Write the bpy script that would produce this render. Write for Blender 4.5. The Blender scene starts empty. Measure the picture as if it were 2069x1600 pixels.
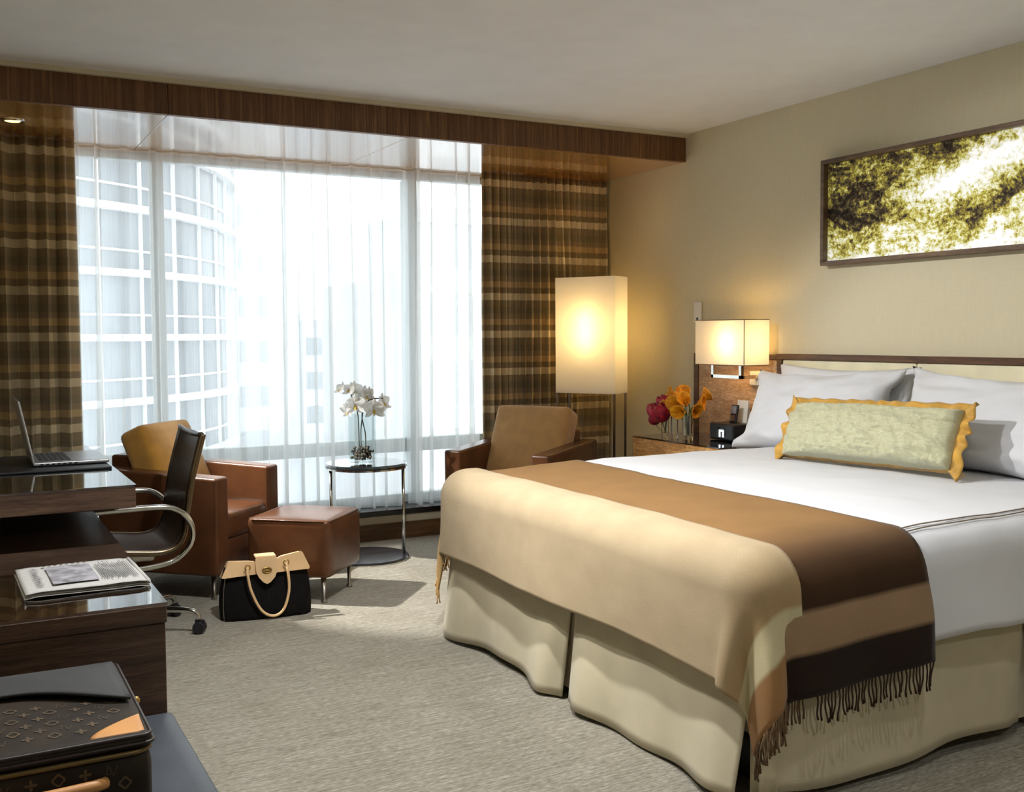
import bpy, bmesh, math, random
from mathutils import Vector, Matrix, noise as mnoise
from math import sin, cos, pi, radians, hypot, atan2, sqrt
random.seed(7)
sc = bpy.context.scene
COL = sc.collection

# ---------------------------------------------------------------- camera
FPX, YAW, PIT, ROL, CYP = 2089.18, radians(28.381), radians(-2.899), radians(-0.3816), 782.64
cam_d = bpy.data.cameras.new('camera'); cam = bpy.data.objects.new('camera', cam_d); COL.objects.link(cam)
_f = Vector((sin(YAW)*cos(PIT), cos(YAW)*cos(PIT), sin(PIT))); _r = Vector((cos(YAW), -sin(YAW), 0)); _u = _r.cross(_f)
_r2 = cos(ROL)*_r + sin(ROL)*_u; _u2 = -sin(ROL)*_r + cos(ROL)*_u
cam.matrix_world = Matrix(((_r2.x, _u2.x, -_f.x, 0), (_r2.y, _u2.y, -_f.y, 0), (_r2.z, _u2.z, -_f.z, 1.30), (0, 0, 0, 1)))
cam_d.sensor_width = 36.0; cam_d.lens = 36.0*FPX/2069.0
cam_d.shift_y = (CYP-800.0)/2069.0
cam_d.clip_start = 0.05; cam_d.clip_end = 600
sc.camera = cam

# ---------------------------------------------------------------- world, exposure
SKY = 2.15
w = bpy.data.worlds.new('world'); sc.world = w; w.use_nodes = True
bgn = w.node_tree.nodes['Background']; bgn.inputs[0].default_value = (0.98, 0.99, 1.0, 1); bgn.inputs[1].default_value = SKY
sc.view_settings.view_transform = 'Standard'; sc.view_settings.look = 'None'
sc.view_settings.gamma = 1; sc.view_settings.exposure = 0.60; sc.view_settings.use_curve_mapping = False
cy = sc.cycles
cy.use_denoising = True; cy.max_bounces = 8; cy.diffuse_bounces = 4; cy.glossy_bounces = 4; cy.transmission_bounces = 8
cy.transparent_max_bounces = 32; cy.caustics_reflective = False; cy.caustics_refractive = False; cy.sample_clamp_indirect = 6.0
# light portal in the window opening
pl = bpy.data.lights.new('window_portal', 'AREA'); pl.shape = 'RECTANGLE'; pl.size = 3.9; pl.size_y = 2.2; pl.cycles.is_portal = True
po = bpy.data.objects.new('window_portal', pl); COL.objects.link(po); po.location = (1.8, 6.62, 1.25); po.rotation_euler = (radians(-90), 0, 0)

# ---------------------------------------------------------------- room dimensions
XL, XR = -0.50, 4.06
YB, YW = -1.60, 6.15
ZC, ZS = 2.54, 2.37          # ceiling, underside of the soffit
YF = 5.21                    # face of the fascia

# ---------------------------------------------------------------- materials
def lin(c):
    return tuple(((x/255.0)/12.92 if x/255.0 <= 0.04045 else ((x/255.0+0.055)/1.055)**2.4) for x in c)
def rgba(c): return (*lin(c), 1.0)
MATS = {}
class N:
    def __init__(s, name):
        s.m = bpy.data.materials.new(name); s.m.use_nodes = True; s.t = s.m.node_tree; s.t.nodes.clear()
        s.out = s.t.nodes.new('ShaderNodeOutputMaterial'); MATS[name] = s.m
    def n(s, typ, **kw):
        nd = s.t.nodes.new('ShaderNode'+typ)
        for k, v in kw.items(): setattr(nd, k, v)
        return nd
    def l(s, a, b): s.t.links.new(a, b)
    def bsdf(s, color=None, rough=.5, metal=0, spec=.5, sheen=0, coat=0, trans=0, ior=1.45):
        b = s.n('BsdfPrincipled')
        if color is not None: b.inputs['Base Color'].default_value = rgba(color)
        b.inputs['Roughness'].default_value = rough; b.inputs['Metallic'].default_value = metal
        b.inputs['Specular IOR Level'].default_value = spec; b.inputs['Sheen Weight'].default_value = sheen
        b.inputs['Coat Weight'].default_value = coat; b.inputs['Coat Roughness'].default_value = 0.04
        b.inputs['Transmission Weight'].default_value = trans; b.inputs['IOR'].default_value = ior
        s.l(b.outputs[0], s.out.inputs[0]); s.b = b; return b
    def coord(s, kind='Object', scale=(1, 1, 1), rot=(0, 0, 0), loc=(0, 0, 0)):
        tc = s.n('TexCoord'); mp = s.n('Mapping'); s.l(tc.outputs[kind], mp.inputs[0])
        mp.inputs['Scale'].default_value = scale; mp.inputs['Rotation'].default_value = rot; mp.inputs['Location'].default_value = loc
        return mp.outputs[0]
    def noise(s, vec, scale=5, detail=3, rough=.5, dist=0):
        nd = s.n('TexNoise'); s.l(vec, nd.inputs['Vector']); nd.inputs['Scale'].default_value = scale
        nd.inputs['Detail'].default_value = detail; nd.inputs['Roughness'].default_value = rough; nd.inputs['Distortion'].default_value = dist
        return nd.outputs[0]
    def ramp(s, fac, stops, interp='LINEAR'):
        r = s.n('ValToRGB'); s.l(fac, r.inputs[0]); cr = r.color_ramp; cr.interpolation = interp
        def cc(c): return rgba(c) if len(c) == 3 else c
        cr.elements[0].position = stops[0][0]; cr.elements[0].color = cc(stops[0][1])
        cr.elements[1].position = stops[-1][0]; cr.elements[1].color = cc(stops[-1][1])
        for p, c in stops[1:-1]: e = cr.elements.new(p); e.color = cc(c)
        return r.outputs[0]
    def mix(s, a, b, fac=.5, mode='MIX'):
        m = s.n('MixRGB', blend_type=mode)
        for i, x in ((1, a), (2, b)):
            if isinstance(x, tuple): m.inputs[i].default_value = rgba(x)
            else: s.l(x, m.inputs[i])
        if isinstance(fac, (int, float)): m.inputs[0].default_value = fac
        else: s.l(fac, m.inputs[0])
        return m.outputs[0]
    def math(s, op, a, b=None):
        m = s.n('Math', operation=op)
        for i, x in ((0, a), (1, b)):
            if x is None: continue
            if isinstance(x, (int, float)): m.inputs[i].default_value = x
            else: s.l(x, m.inputs[i])
        return m.outputs[0]
    def bump(s, h, strength=.2, dist=.002):
        b = s.n('Bump'); s.l(h, b.inputs['Height']); b.inputs['Strength'].default_value = strength; b.inputs['Distance'].default_value = dist
        s.l(b.outputs[0], s.b.inputs['Normal'])
def plain(name, color, rough=.5, metal=0, spec=.5, sheen=0, coat=0, var=0.06, vscale=6, bump=0, bscale=200):
    s = N(name); s.bsdf(color, rough, metal, spec, sheen, coat)
    v = s.coord()
    n = s.noise(v, vscale, 3)
    lo = tuple(max(0, c*(1-var)) for c in color); hi = tuple(min(255, c*(1+var)) for c in color)
    s.l(s.ramp(n, [(.3, lo), (.7, hi)]), s.b.inputs['Base Color'])
    if bump: s.bump(s.noise(v, bscale, 2), bump)
    return s.m
def wood(name, dark, light, scale=(1, 1, 1), rough=.35, coat=0, fine=60, coarse=6, dist=.6, spec=.5):
    s = N(name); s.bsdf(light, rough, 0, spec, 0, coat)
    v = s.coord('Object', scale)
    a = s.noise(v, coarse, 4, .6, dist); b = s.noise(v, fine, 2, .5)
    c1 = s.ramp(a, [(.28, dark), (.5, tuple((x+y)/2 for x, y in zip(dark, light))), (.72, light)])
    g = s.ramp(b, [(.35, (120, 120, 120)), (.65, (255, 255, 255))])
    s.l(s.mix(c1, g, .45, 'MULTIPLY'), s.b.inputs['Base Color'])
    s.bump(b, .08, .001); return s.m

wood('fascia_wood', (76, 48, 28), (148, 104, 66), (14, 14, .25), .42)
wood('soffit_wood', (172, 116, 54), (224, 166, 92), (10, .3, 10), .2, coat=1.0)
MATS['soffit_wood'].node_tree.nodes['Principled BSDF'].inputs['Coat IOR'].default_value = 2.6
wood('desk_wood', (64, 47, 38), (112, 86, 68), (.5, 9, 9), .35)
wood('honey_wood', (166, 108, 50), (232, 178, 108), (1.2, 1.0, 5), .35, fine=30, coarse=5, dist=1.6)
wood('panel_wood', (186, 142, 98), (232, 198, 158), (4, 1.2, 6), .4, fine=40, coarse=4, dist=1.8)
wood('rail_wood', (70, 46, 30), (124, 88, 60), (9, .4, 9), .4)
wood('base_wood', (74, 52, 30), (128, 94, 58), (.4, 8, 8), .45)
wood('frame_wood', (92, 72, 54), (140, 114, 90), (9, .5, 9), .4)
plain('ceiling_paint', (238, 239, 241), .9, var=.01)
plain('cream_paint', (205, 196, 172), .7, var=.02)
plain('wall_paint', (190, 182, 158), .8, var=.02)
plain('black_stone', (26, 24, 24), .18, var=.2)
plain('window_frame', (196, 204, 206), .45, var=.03)
plain('chrome', (205, 205, 200), .12, 1, var=.03)
plain('brushed_metal', (176, 172, 164), .28, 1, var=.04)
plain('bronze_metal', (120, 104, 82), .25, 1, var=.05)
plain('gold_metal', (196, 160, 84), .25, 1, var=.06)
plain('dark_disc', (34, 32, 34), .18, .0, .6, var=.1)
plain('brown_leather', (90, 56, 34), .27, 0, .5, var=.1, bump=.12, bscale=160)
plain('chair_leather', (56, 42, 34), .33, 0, .5, var=.08, bump=.08, bscale=160)
plain('bench_leather', (62, 66, 72), .45, 0, .5, var=.08, bump=.1, bscale=120)
plain('flap_leather', (58, 58, 58), .6, 0, .3, var=.08, bump=.1, bscale=120)
plain('white_cotton', (217, 218, 222), .85, sheen=.15, var=.012, vscale=3, bump=.05, bscale=500)
plain('thread', (140, 128, 112), .9)
plain('white_plastic', (235, 232, 226), .4, var=.02)
plain('black_plastic', (30, 30, 33), .35, var=.1)
plain('alu', (190, 192, 196), .32, .9, var=.02)
plain('key_black', (34, 36, 40), .5, var=.1)
plain('pad_leather', (26, 28, 32), .4, var=.1)
plain('cream_leather', (226, 188, 140), .42, var=.06, bump=.05)
plain('tan_leather', (196, 140, 82), .45, var=.1)
plain('suitcase_trim', (44, 34, 30), .4, var=.1)
plain('zip_brass', (110, 92, 56), .4, .6, var=.1)
plain('mono_print', (82, 66, 44), .65, var=.2)
plain('peony_red', (150, 14, 42), .5, sheen=.1, var=.3, vscale=40)
plain('calla_orange', (244, 150, 22), .5, var=.2, vscale=30)
plain('stem_green', (84, 110, 48), .6, var=.2)
plain('stem_brown', (60, 58, 46), .6, var=.2)
plain('orchid_lip', (214, 170, 60), .6, var=.3, vscale=60)
plain('pebble', (74, 66, 56), .6, var=.4, vscale=20)
plain('print_ink', (86, 84, 84), .9, var=.25, vscale=60)
plain('print_photo', (128, 126, 130), .9, var=.25, vscale=30)
plain('grey_reveal', (60, 52, 42), .8)
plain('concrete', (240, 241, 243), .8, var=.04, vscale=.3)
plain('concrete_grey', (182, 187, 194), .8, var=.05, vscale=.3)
plain('window_haze', (212, 216, 221), .8, var=.04, vscale=.3)  # windows lightened, distant haze put into their colour
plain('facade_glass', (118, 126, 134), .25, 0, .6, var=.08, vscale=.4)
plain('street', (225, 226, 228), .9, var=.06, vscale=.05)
plain('screen_glass', (14, 14, 18), .1)
plain('lamp_metal', (150, 148, 150), .25, 1, var=.05)

# wallpaper: fine vertical silk weave
s = N('wallpaper'); s.bsdf((180, 172, 138), .75, 0, .3)
v = s.coord('Object', (60, 60, 2.0)); v2 = s.coord('Object', (5, 5, 60))
c = s.mix(s.ramp(s.noise(v, 6, 3), [(.3, (218, 208, 178)), (.7, (222, 213, 184))]), s.ramp(s.noise(v2, 4, 2), [(.3, (246, 246, 245)), (.7, (255, 255, 255))]), .5, 'MULTIPLY')
s.l(c, s.b.inputs['Base Color']); s.bump(s.noise(v, 6, 3), .04, .001)

# carpet: looped, with small dashes across the room
s = N('carpet'); s.bsdf((178, 172, 158), .95, 0, .1, sheen=.2)
v = s.coord('Object', (16, 70, 20)); v2 = s.coord('Object', (1, 1, 1)); v3 = s.coord('Object', (5, 90, 10))
n1 = s.noise(v, 2.4, 3, .6); n2 = s.noise(v2, 3, 3); n3 = s.noise(v3, 1.2, 2)
c = s.ramp(n1, [(.3, (134, 128, 114)), (.5, (165, 159, 144)), (.7, (196, 191, 178))])
c = s.mix(c, s.ramp(n3, [(.35, (176, 172, 160)), (.65, (255, 255, 255))]), .6, 'MULTIPLY')
c = s.mix(c, s.ramp(n2, [(.3, (228, 226, 220)), (.7, (255, 255, 255))]), .6, 'MULTIPLY')
s.l(c, s.b.inputs['Base Color']); s.bump(s.mix(n1, s.noise(v2, 350, 2), .5), .7, .006)

# striped silk drape: u = cloth width, v = height (metres)
s = N('striped_drape'); s.bsdf((100, 84, 54), .42, 0, .5, sheen=.3)
tc = s.n('TexCoord'); sp = s.n('SeparateXYZ'); s.l(tc.outputs['UV'], sp.inputs[0])
fr = s.math('FRACT', s.math('DIVIDE', sp.outputs[1], .2475))
st = s.ramp(fr, [(0, (172, 154, 122)), (.18, (248, 234, 198)), (.37, (164, 147, 115)), (.52, (222, 196, 146)), (.68, (176, 157, 126)), (.82, (156, 145, 116))], 'CONSTANT')
fu = s.math('FRACT', s.math('DIVIDE', sp.outputs[0], .16))
su = s.ramp(fu, [(0, (200, 196, 188)), (.5, (255, 255, 255)), (.75, (178, 170, 158))], 'CONSTANT')
c = s.mix(st, su, .5, 'MULTIPLY')
s.l(c, s.b.inputs['Base Color']); s.bump(s.noise(s.coord('UV', (300, 40, 1)), 3, 2), .1, .001)

# sheer voile
s = N('sheer_voile')
tr = s.n('BsdfTransparent'); tr.inputs[0].default_value = (1, 1, 1, 1)
tl = s.n('BsdfTranslucent'); tl.inputs[0].default_value = (.92, .94, .95, 1)
df = s.n('BsdfDiffuse'); df.inputs[0].default_value = (.9, .92, .93, 1)
m1 = s.n('MixShader'); m1.inputs[0].default_value = .35; s.l(tl.outputs[0], m1.inputs[1]); s.l(df.outputs[0], m1.inputs[2])
m2 = s.n('MixShader'); wv = s.ramp(s.noise(s.coord('UV', (60, .6, 1)), 3, 3), [(.3, (.44, .44, .44, 1)), (.7, (.54, .54, .54, 1))])
s.l(wv, m2.inputs[0]); s.l(tr.outputs[0], m2.inputs[1]); s.l(m1.outputs[0], m2.inputs[2]); s.l(m2.outputs[0], s.out.inputs[0])

# lamp-shade fabric
def shade(name, col, tmix):
    s = N(name); tl = s.n('BsdfTranslucent'); tl.inputs[0].default_value = rgba(col); df = s.n('BsdfDiffuse')
    wv = s.ramp(s.noise(s.coord('Object', (80, 80, 80)), 8, 2), [(.3, tuple(c*.97 for c in col)), (.7, col)])
    s.l(wv, df.inputs[0]); m = s.n('MixShader'); m.inputs[0].default_value = tmix
    s.l(df.outputs[0], m.inputs[1]); s.l(tl.outputs[0], m.inputs[2]); s.l(m.outputs[0], s.out.inputs[0])
shade('shade_fabric', (250, 249, 246), .36)
def emis(name, col, k):
    s = N(name); e = s.n('Emission'); e.inputs[0].default_value = rgba(col); e.inputs[1].default_value = k
    nn = s.ramp(s.noise(s.coord(), 3, 1), [(.3, tuple(c*.98 for c in col)), (.7, col)]); s.l(nn, e.inputs[0])
    s.l(e.outputs[0], s.out.inputs[0])
emis('bulb_small', (255, 206, 130), 55.0)
emis('bulb_tall', (255, 208, 130), 19.0)
emis('reflection_glow', (236, 242, 255), 1.1)
emis('spot_glow', (255, 206, 130), 2.5)

# glass
s = N('clear_glass'); s.bsdf((250, 252, 252), 0.0, 0, .5, trans=1.0, ior=1.45)
s.l(s.ramp(s.noise(s.coord(), 4, 1), [(.3, (248, 252, 251)), (.7, (252, 254, 254))]), s.b.inputs['Base Color'])
def thin_glass(name, tint, refl):
    s = N(name); tr = s.n('BsdfTransparent'); tr.inputs[0].default_value = rgba(tint); gl = s.n('BsdfGlossy'); gl.inputs['Roughness'].default_value = .0
    fr = s.n('Fresnel'); fr.inputs[0].default_value = 1.45; m = s.n('MixShader'); m.inputs[0].default_value = 0; ge = s.n('NewGeometry'); s.l(s.math('MULTIPLY', s.math('MINIMUM', s.math('MULTIPLY', fr.outputs[0], refl), .92), s.math('SUBTRACT', 1.0, ge.outputs['Backfacing'])), m.inputs[0])
    tn = s.ramp(s.noise(s.coord(), 2, 1), [(.3, tuple(c*.995 for c in tint)), (.7, tint)]); s.l(tn, tr.inputs[0])
    s.l(tr.outputs[0], m.inputs[1]); s.l(gl.outputs[0], m.inputs[2]); s.l(m.outputs[0], s.out.inputs[0])
thin_glass('pane_glass', (246, 250, 250), 1.0)
thin_glass('table_glass', (232, 240, 237), 3.0)
thin_glass('vase_glass', (246, 249, 249), 1.0)
thin_glass('top_glass', (214, 210, 206), 2.2)

# fabrics of the bed: u,v in metres of cloth
def stripes(name, base, bands, rough=.9):
    s = N(name); s.bsdf(base, rough, 0, .15, sheen=.08)
    tc = s.n('TexCoord'); sp = s.n('SeparateXYZ'); s.l(tc.outputs['UV'], sp.inputs[0])
    d = s.math('DIVIDE', sp.outputs[1], 4.0)
    c = s.ramp(d, [(p/4.0, col) for p, col in bands], 'LINEAR')
    wv = s.noise(s.coord('UV', (60, 300, 1)), 2, 3); w2 = s.noise(s.coord('UV', (3, 3, 1)), 2, 2)
    c = s.mix(c, s.ramp(wv, [(.3, (206, 204, 200)), (.7, (255, 255, 255))]), .55, 'MULTIPLY')
    s.l(s.mix(c, s.ramp(w2, [(.3, (225, 223, 220)), (.7, (255, 255, 255))]), .5, 'MULTIPLY'), s.b.inputs['Base Color'])
    s.bump(wv, .15, .001)
plain('skirt_linen', (192, 181, 152), .85, sheen=.2, var=.05, vscale=5, bump=.08, bscale=400)
plain('velvet_gold', (190, 142, 62), .8, 0, .2, sheen=.5, var=.05, vscale=14, bump=.08, bscale=90)
plain('velvet_tan', (184, 144, 92), .8, 0, .2, sheen=.5, var=.05, vscale=14, bump=.08, bscale=90)
plain('flange_gold', (196, 150, 60), .6, sheen=.3, var=.1, vscale=20)
plain('headboard_cream', (232, 224, 192), .6, var=.03, vscale=8)
plain('fringe_brown', (96, 74, 52), .9, var=.2)
plain('fringe_dark', (48, 32, 22), .9, var=.2)
plain('fringe_gold', (190, 152, 92), .9, var=.2)
s = N('cushion_silk'); s.bsdf((196, 194, 158), .55, 0, .4, sheen=.4)
v = s.coord('Object', (1, 1, 1)); nn = s.noise(s.coord('Object', (60, 60, 90)), 3, 4, .7, 1.2)
s.l(s.ramp(nn, [(.3, (168, 168, 130)), (.7, (214, 212, 178))]), s.b.inputs['Base Color'])
s.bump(s.mix(nn, s.noise(v, 22, 5, .65, 1.5), .6), .55, .01)
s = N('black_fur'); s.bsdf((14, 10, 9), .7, 0, .2)
nn = s.noise(s.coord('Object', (1, 1, .35)), 26, 5, .7, .8)
s.l(s.ramp(nn, [(.45, (7, 5, 5)), (.64, (16, 11, 9)), (.80, (64, 40, 30))]), s.b.inputs['Base Color']); s.bump(s.noise(s.coord('Object', (120, 120, 30)), 4, 3), .6, .006)
s = N('mono_canvas'); s.bsdf((44, 36, 28), .62, 0, .22)
s.l(s.ramp(s.noise(s.coord(), 10, 3), [(.3, (36, 30, 24)), (.7, (52, 44, 34))]), s.b.inputs['Base Color']); s.bump(s.noise(s.coord(), 500, 1), .06, .001)
s = N('newsprint'); s.bsdf((196, 194, 188), .9, 0, .2)
s.l(s.ramp(s.noise(s.coord('Object', (200, 30, 1)), 3, 3), [(.3, (160, 158, 154)), (.6, (182, 180, 176))]), s.b.inputs['Base Color'])
s = N('orchid_petal'); pb = s.bsdf((244, 243, 240), .6, 0, .3); pb.inputs['Subsurface Weight'].default_value = .0
tl = s.n('BsdfTranslucent'); tl.inputs[0].default_value = (.8, .8, .78, 1); mm = s.n('MixShader'); mm.inputs[0].default_value = .5
s.l(s.ramp(s.noise(s.coord(), 30, 2), [(.3, (232, 231, 226)), (.7, (250, 250, 248))]), pb.inputs[0])
s.l(pb.outputs[0], mm.inputs[1]); s.l(tl.outputs[0], mm.inputs[2]); s.l(mm.outputs[0], s.out.inputs[0])
# the framed print: backlit photograph of rushing water over mossy stones
s = N('water_print'); b = s.bsdf((120, 120, 80), .55, 0, .15)
v = s.coord('Object', (1, 1, 1)); vb = s.coord('Object', (1, 1.1, 2.3), (.25, 0, 0))
sp = s.n('SeparateXYZ'); s.l(s.coord('Object'), sp.inputs[0])
n1 = s.noise(vb, 2.6, 9, .70, .8); n2 = s.noise(vb, 8, 9, .78, 1.0); n3 = s.noise(v, 45, 5, .75, .5)
t_ = s.math('SUBTRACT', 1.13, sp.outputs[1])
zr = s.math('MULTIPLY', sp.outputs[2], 1.0)
low = s.ramp(s.math('ADD', s.math('MULTIPLY', zr, -2.0), .5), [(.55, (0, 0, 0, 1)), (1.0, (1, 1, 1, 1))])
val = s.math('MULTIPLY', s.math('SUBTRACT', s.math('ADD', s.math('MULTIPLY', n1, .55), s.math('MULTIPLY', n2, .45)), .5), 3.0)
# the torrent: distance from a diagonal running up to the right
dist = s.math('ABSOLUTE', s.math('SUBTRACT', zr, s.math('SUBTRACT', s.math('MULTIPLY', t_, .30), .16)))
tor = s.ramp(s.math('ADD', dist, s.math('MULTIPLY', s.math('SUBTRACT', n1, .5), .25)), [(.0, (1, 1, 1, 1)), (.16, (0, 0, 0, 1))])
rightw = s.ramp(t_, [(.35, (0, 0, 0, 1)), (.75, (1, 1, 1, 1))])
val = s.math('ADD', s.math('ADD', val, s.math('ADD', .30, s.math('MULTIPLY', t_, .10))), s.math('ADD', s.math('MULTIPLY', low, .42), s.math('MULTIPLY', s.math('MULTIPLY', tor, rightw), .60)))
val = s.math('ADD', val, s.math('MULTIPLY', s.math('SUBTRACT', n3, .5), 1.3))
c = s.ramp(val, [(0.0, (16, 11, 9)), (.22, (44, 34, 24)), (.36, (84, 74, 52)), (.48, (142, 128, 44)), (.60, (192, 186, 92)), (.74, (218, 219, 206)), (.9, (252, 252, 250))])
s.l(c, b.inputs['Base Color']); s.l(c, b.inputs['Emission Color']); b.inputs['Emission Strength'].default_value = .34
stripes('blanket_brown', (150, 112, 66), [(0, (40, 26, 18)), (.115, (40, 26, 18)), (.117, (158, 130, 100)), (.225, (158, 130, 100)), (.227, (58, 38, 22)), (.36, (82, 56, 30)), (.62, (142, 106, 62)), (2.40, (142, 106, 62)), (2.42, (150, 122, 92)), (2.56, (44, 28, 20))])
stripes('blanket_tan', (192, 166, 122), [(0, (160, 120, 78)), (.12, (160, 120, 78)), (.122, (210, 198, 158)), (.225, (210, 198, 158)), (.227, (176, 148, 106)), (.45, (184, 164, 132)), (2.42, (188, 168, 136)), (2.44, (206, 192, 152)), (2.56, (176, 140, 84))])

# ---------------------------------------------------------------- mesh helpers
def finish(bm, smooth=True):
    bmesh.ops.recalc_face_normals(bm, faces=bm.faces)
    for f in bm.faces: f.smooth = smooth
def obj(name, bm, mat, parent=None, smooth=True, wn=False, sharp=None, solid=0, loc=None, recalc=True):
    if recalc: finish(bm, smooth)
    else:
        for f in bm.faces: f.smooth = smooth
    me = bpy.data.meshes.new(name); bm.to_mesh(me); bm.free()
    me.materials.append(MATS[mat])
    if sharp: me.set_sharp_from_angle(angle=radians(sharp))
    o = bpy.data.objects.new(name, me); COL.objects.link(o)
    if parent: o.parent = parent
    if loc: o.location = loc
    if solid:
        md = o.modifiers.new('solid', 'SOLIDIFY'); md.thickness = solid; md.offset = 0
    if wn:
        md = o.modifiers.new('wn', 'WEIGHTED_NORMAL'); md.keep_sharp = True
    return o
def tag(o, label, cat=None, group=None, kind=None):
    if label: o['label'] = label
    if cat: o['category'] = cat
    if group: o['group'] = group
    if kind: o['kind'] = kind
    return o
def thing(name, label, cat, loc=(0, 0, 0), rz=0, group=None, kind=None):
    o = bpy.data.objects.new(name, None); COL.objects.link(o); o.empty_display_size = .1
    o.location = loc; o.rotation_euler = (0, 0, rz); return tag(o, label, cat, group, kind)
def clone(o, parent=None):
    c = o.copy(); COL.objects.link(c)
    if parent is not None: c.parent = parent
    for ch in list(o.children): clone(ch, c)
    return c
def B(): return bmesh.new()
def M4(loc=(0, 0, 0), rot=(0, 0, 0), scale=(1, 1, 1)):
    return Matrix.LocRotScale(Vector(loc), __import__('mathutils').Euler(rot), Vector(scale))
def box(bm, x0, x1, y0, y1, z0, z1, bev=0, seg=2, M=None):
    r = bmesh.ops.create_cube(bm, size=1.0)
    vs = r['verts']
    for v in vs: v.co = Vector(((x0+x1)/2+v.co.x*(x1-x0), (y0+y1)/2+v.co.y*(y1-y0), (z0+z1)/2+v.co.z*(z1-z0)))
    if bev:
        es = list({e for v in vs for e in v.link_edges})
        rr = bmesh.ops.bevel(bm, geom=es, offset=bev, segments=seg, profile=.5, affect='EDGES')
        vs = list({v for f in rr['faces'] for v in f.verts} | {v for v in vs if v.is_valid})
    if M is not None:
        for v in vs: v.co = M @ v.co
    return bm
def boxb(*a, **k): return box(B(), *a, **k)
def tube(bm, pts, r, n=8, caps=True, closed=False):
    pts = [Vector(p) for p in pts]; m = len(pts); rs = r if isinstance(r, (list, tuple)) else [r]*m
    T = []
    for i in range(m):
        a = pts[(i-1) % m] if closed or i > 0 else pts[i]; b = pts[(i+1) % m] if closed or i < m-1 else pts[i]
        T.append((b-a).normalized())
    up = Vector((0, 0, 1)) if abs(T[0].z) < .9 else Vector((1, 0, 0))
    nrm = (up - T[0]*up.dot(T[0])).normalized(); rings = []
    for i in range(m):
        nrm = (nrm - T[i]*nrm.dot(T[i])).normalized(); bn = T[i].cross(nrm)
        rings.append([bm.verts.new(pts[i] + (nrm*cos(2*pi*k/n) + bn*sin(2*pi*k/n))*rs[i]) for k in range(n)])
    for i in range(m if closed else m-1):
        A, C = rings[i], rings[(i+1) % m]
        for k in range(n): bm.faces.new((A[k], A[(k+1) % n], C[(k+1) % n], C[k]))
    if caps and not closed:
        bm.faces.new(list(reversed(rings[0]))); bm.faces.new(rings[-1])
    return bm
def smooth_path(pts, n=8, closed=False):
    P = [Vector(p) for p in pts]; out = []; m = len(P)
    for i in range(m if closed else m-1):
        p0 = P[(i-1) % m] if closed or i > 0 else P[i]; p1 = P[i]; p2 = P[(i+1) % m]; p3 = P[(i+2) % m] if closed or i+2 < m else P[-1]
        for k in range(n):
            t = k/n
            out.append(.5*((2*p1)+(p2-p0)*t+(2*p0-5*p1+4*p2-p3)*t*t+(3*p1-p0-3*p2+p3)*t**3))
    if not closed: out.append(P[-1])
    return out
def lathe(bm, prof, n=24, c=(0, 0, 0)):
    rings = []
    for r, z in prof:
        if r < 1e-6: rings.append([bm.verts.new((c[0], c[1], c[2]+z))])
        else: rings.append([bm.verts.new((c[0]+r*cos(2*pi*k/n), c[1]+r*sin(2*pi*k/n), c[2]+z)) for k in range(n)])
    for A, C in zip(rings, rings[1:]):
        for k in range(n):
            a = A[k % len(A)]; a2 = A[(k+1) % len(A)]; b = C[k % len(C)]; b2 = C[(k+1) % len(C)]
            vs = []
            for x in (a, a2, b2, b):
                if x not in vs: vs.append(x)
            if len(vs) >= 3: bm.faces.new(vs)
    return bm
def grid(bm, fn, nu, nv, uvf=None, closed_u=False):
    uvl = bm.loops.layers.uv.verify() if uvf else None
    V = [[bm.verts.new(fn(i/nu, j/nv)) for j in range(nv+1)] for i in range(nu if closed_u else nu+1)]
    for i in range(nu):
        for j in range(nv):
            i2 = (i+1) % len(V)
            f = bm.faces.new((V[i][j], V[i2][j], V[i2][j+1], V[i][j+1]))
            if uvl:
                for lp, (a, b) in zip(f.loops, ((i, j), (i+1, j), (i+1, j+1), (i, j+1))): lp[uvl].uv = uvf(a/nu, b/nv)
    return V
def prism(bm, pts, z0, z1, M=None):
    M = M or Matrix()
    a = [bm.verts.new(M @ Vector((x, y, z0))) for x, y in pts]; b = [bm.verts.new(M @ Vector((x, y, z1))) for x, y in pts]
    bm.faces.new(list(reversed(a))); bm.faces.new(b); n = len(pts)
    for i in range(n): bm.faces.new((a[i], a[(i+1) % n], b[(i+1) % n], b[i]))
    return bm
def soft(bm, hx, hy, hz, r, c=(0, 0, 0), puff=(0, 0, 0), n=9, M=None):
    t = B(); bmesh.ops.create_cube(t, size=2.0)
    bmesh.ops.subdivide_edges(t, edges=list(t.edges), cuts=n, use_grid_fill=True)
    H = Vector((hx, hy, hz)); idx = {}
    for v in t.verts:
        p = Vector([sin(x*pi/2)*h for x, h in zip(v.co, H)])
        q = Vector([max(-(h-r), min(h-r, x)) for x, h in zip(p, H)]); d = p-q
        if d.length > 1e-9: p = q + d.normalized()*r
        u, vv, ww = p.x/hx, p.y/hy, p.z/hz
        fx, fy, fz = (1-u*u), (1-vv*vv), (1-ww*ww)
        p = Vector((p.x + puff[0]*max(0, fy*fz)*(1 if u > 0 else -1)*abs(u), p.y + puff[1]*max(0, fx*fz)*(1 if vv > 0 else -1)*abs(vv), p.z + puff[2]*max(0, fx*fy)*(1 if ww > 0 else -1)*abs(ww)))
        p = p + Vector(c)
        if M is not None: p = M @ p
        idx[v] = bm.verts.new(p)
    for f in t.faces: bm.faces.new([idx[v] for v in f.verts])
    t.free(); return bm
def fbm(x, y, z=0.0, o=3):
    return mnoise.fractal(Vector((x, y, z)), 1.0, 2.0, o)
def sstep(a, b, x):
    t = max(0, min(1, (x-a)/(b-a))); return t*t*(3-2*t)

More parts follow.
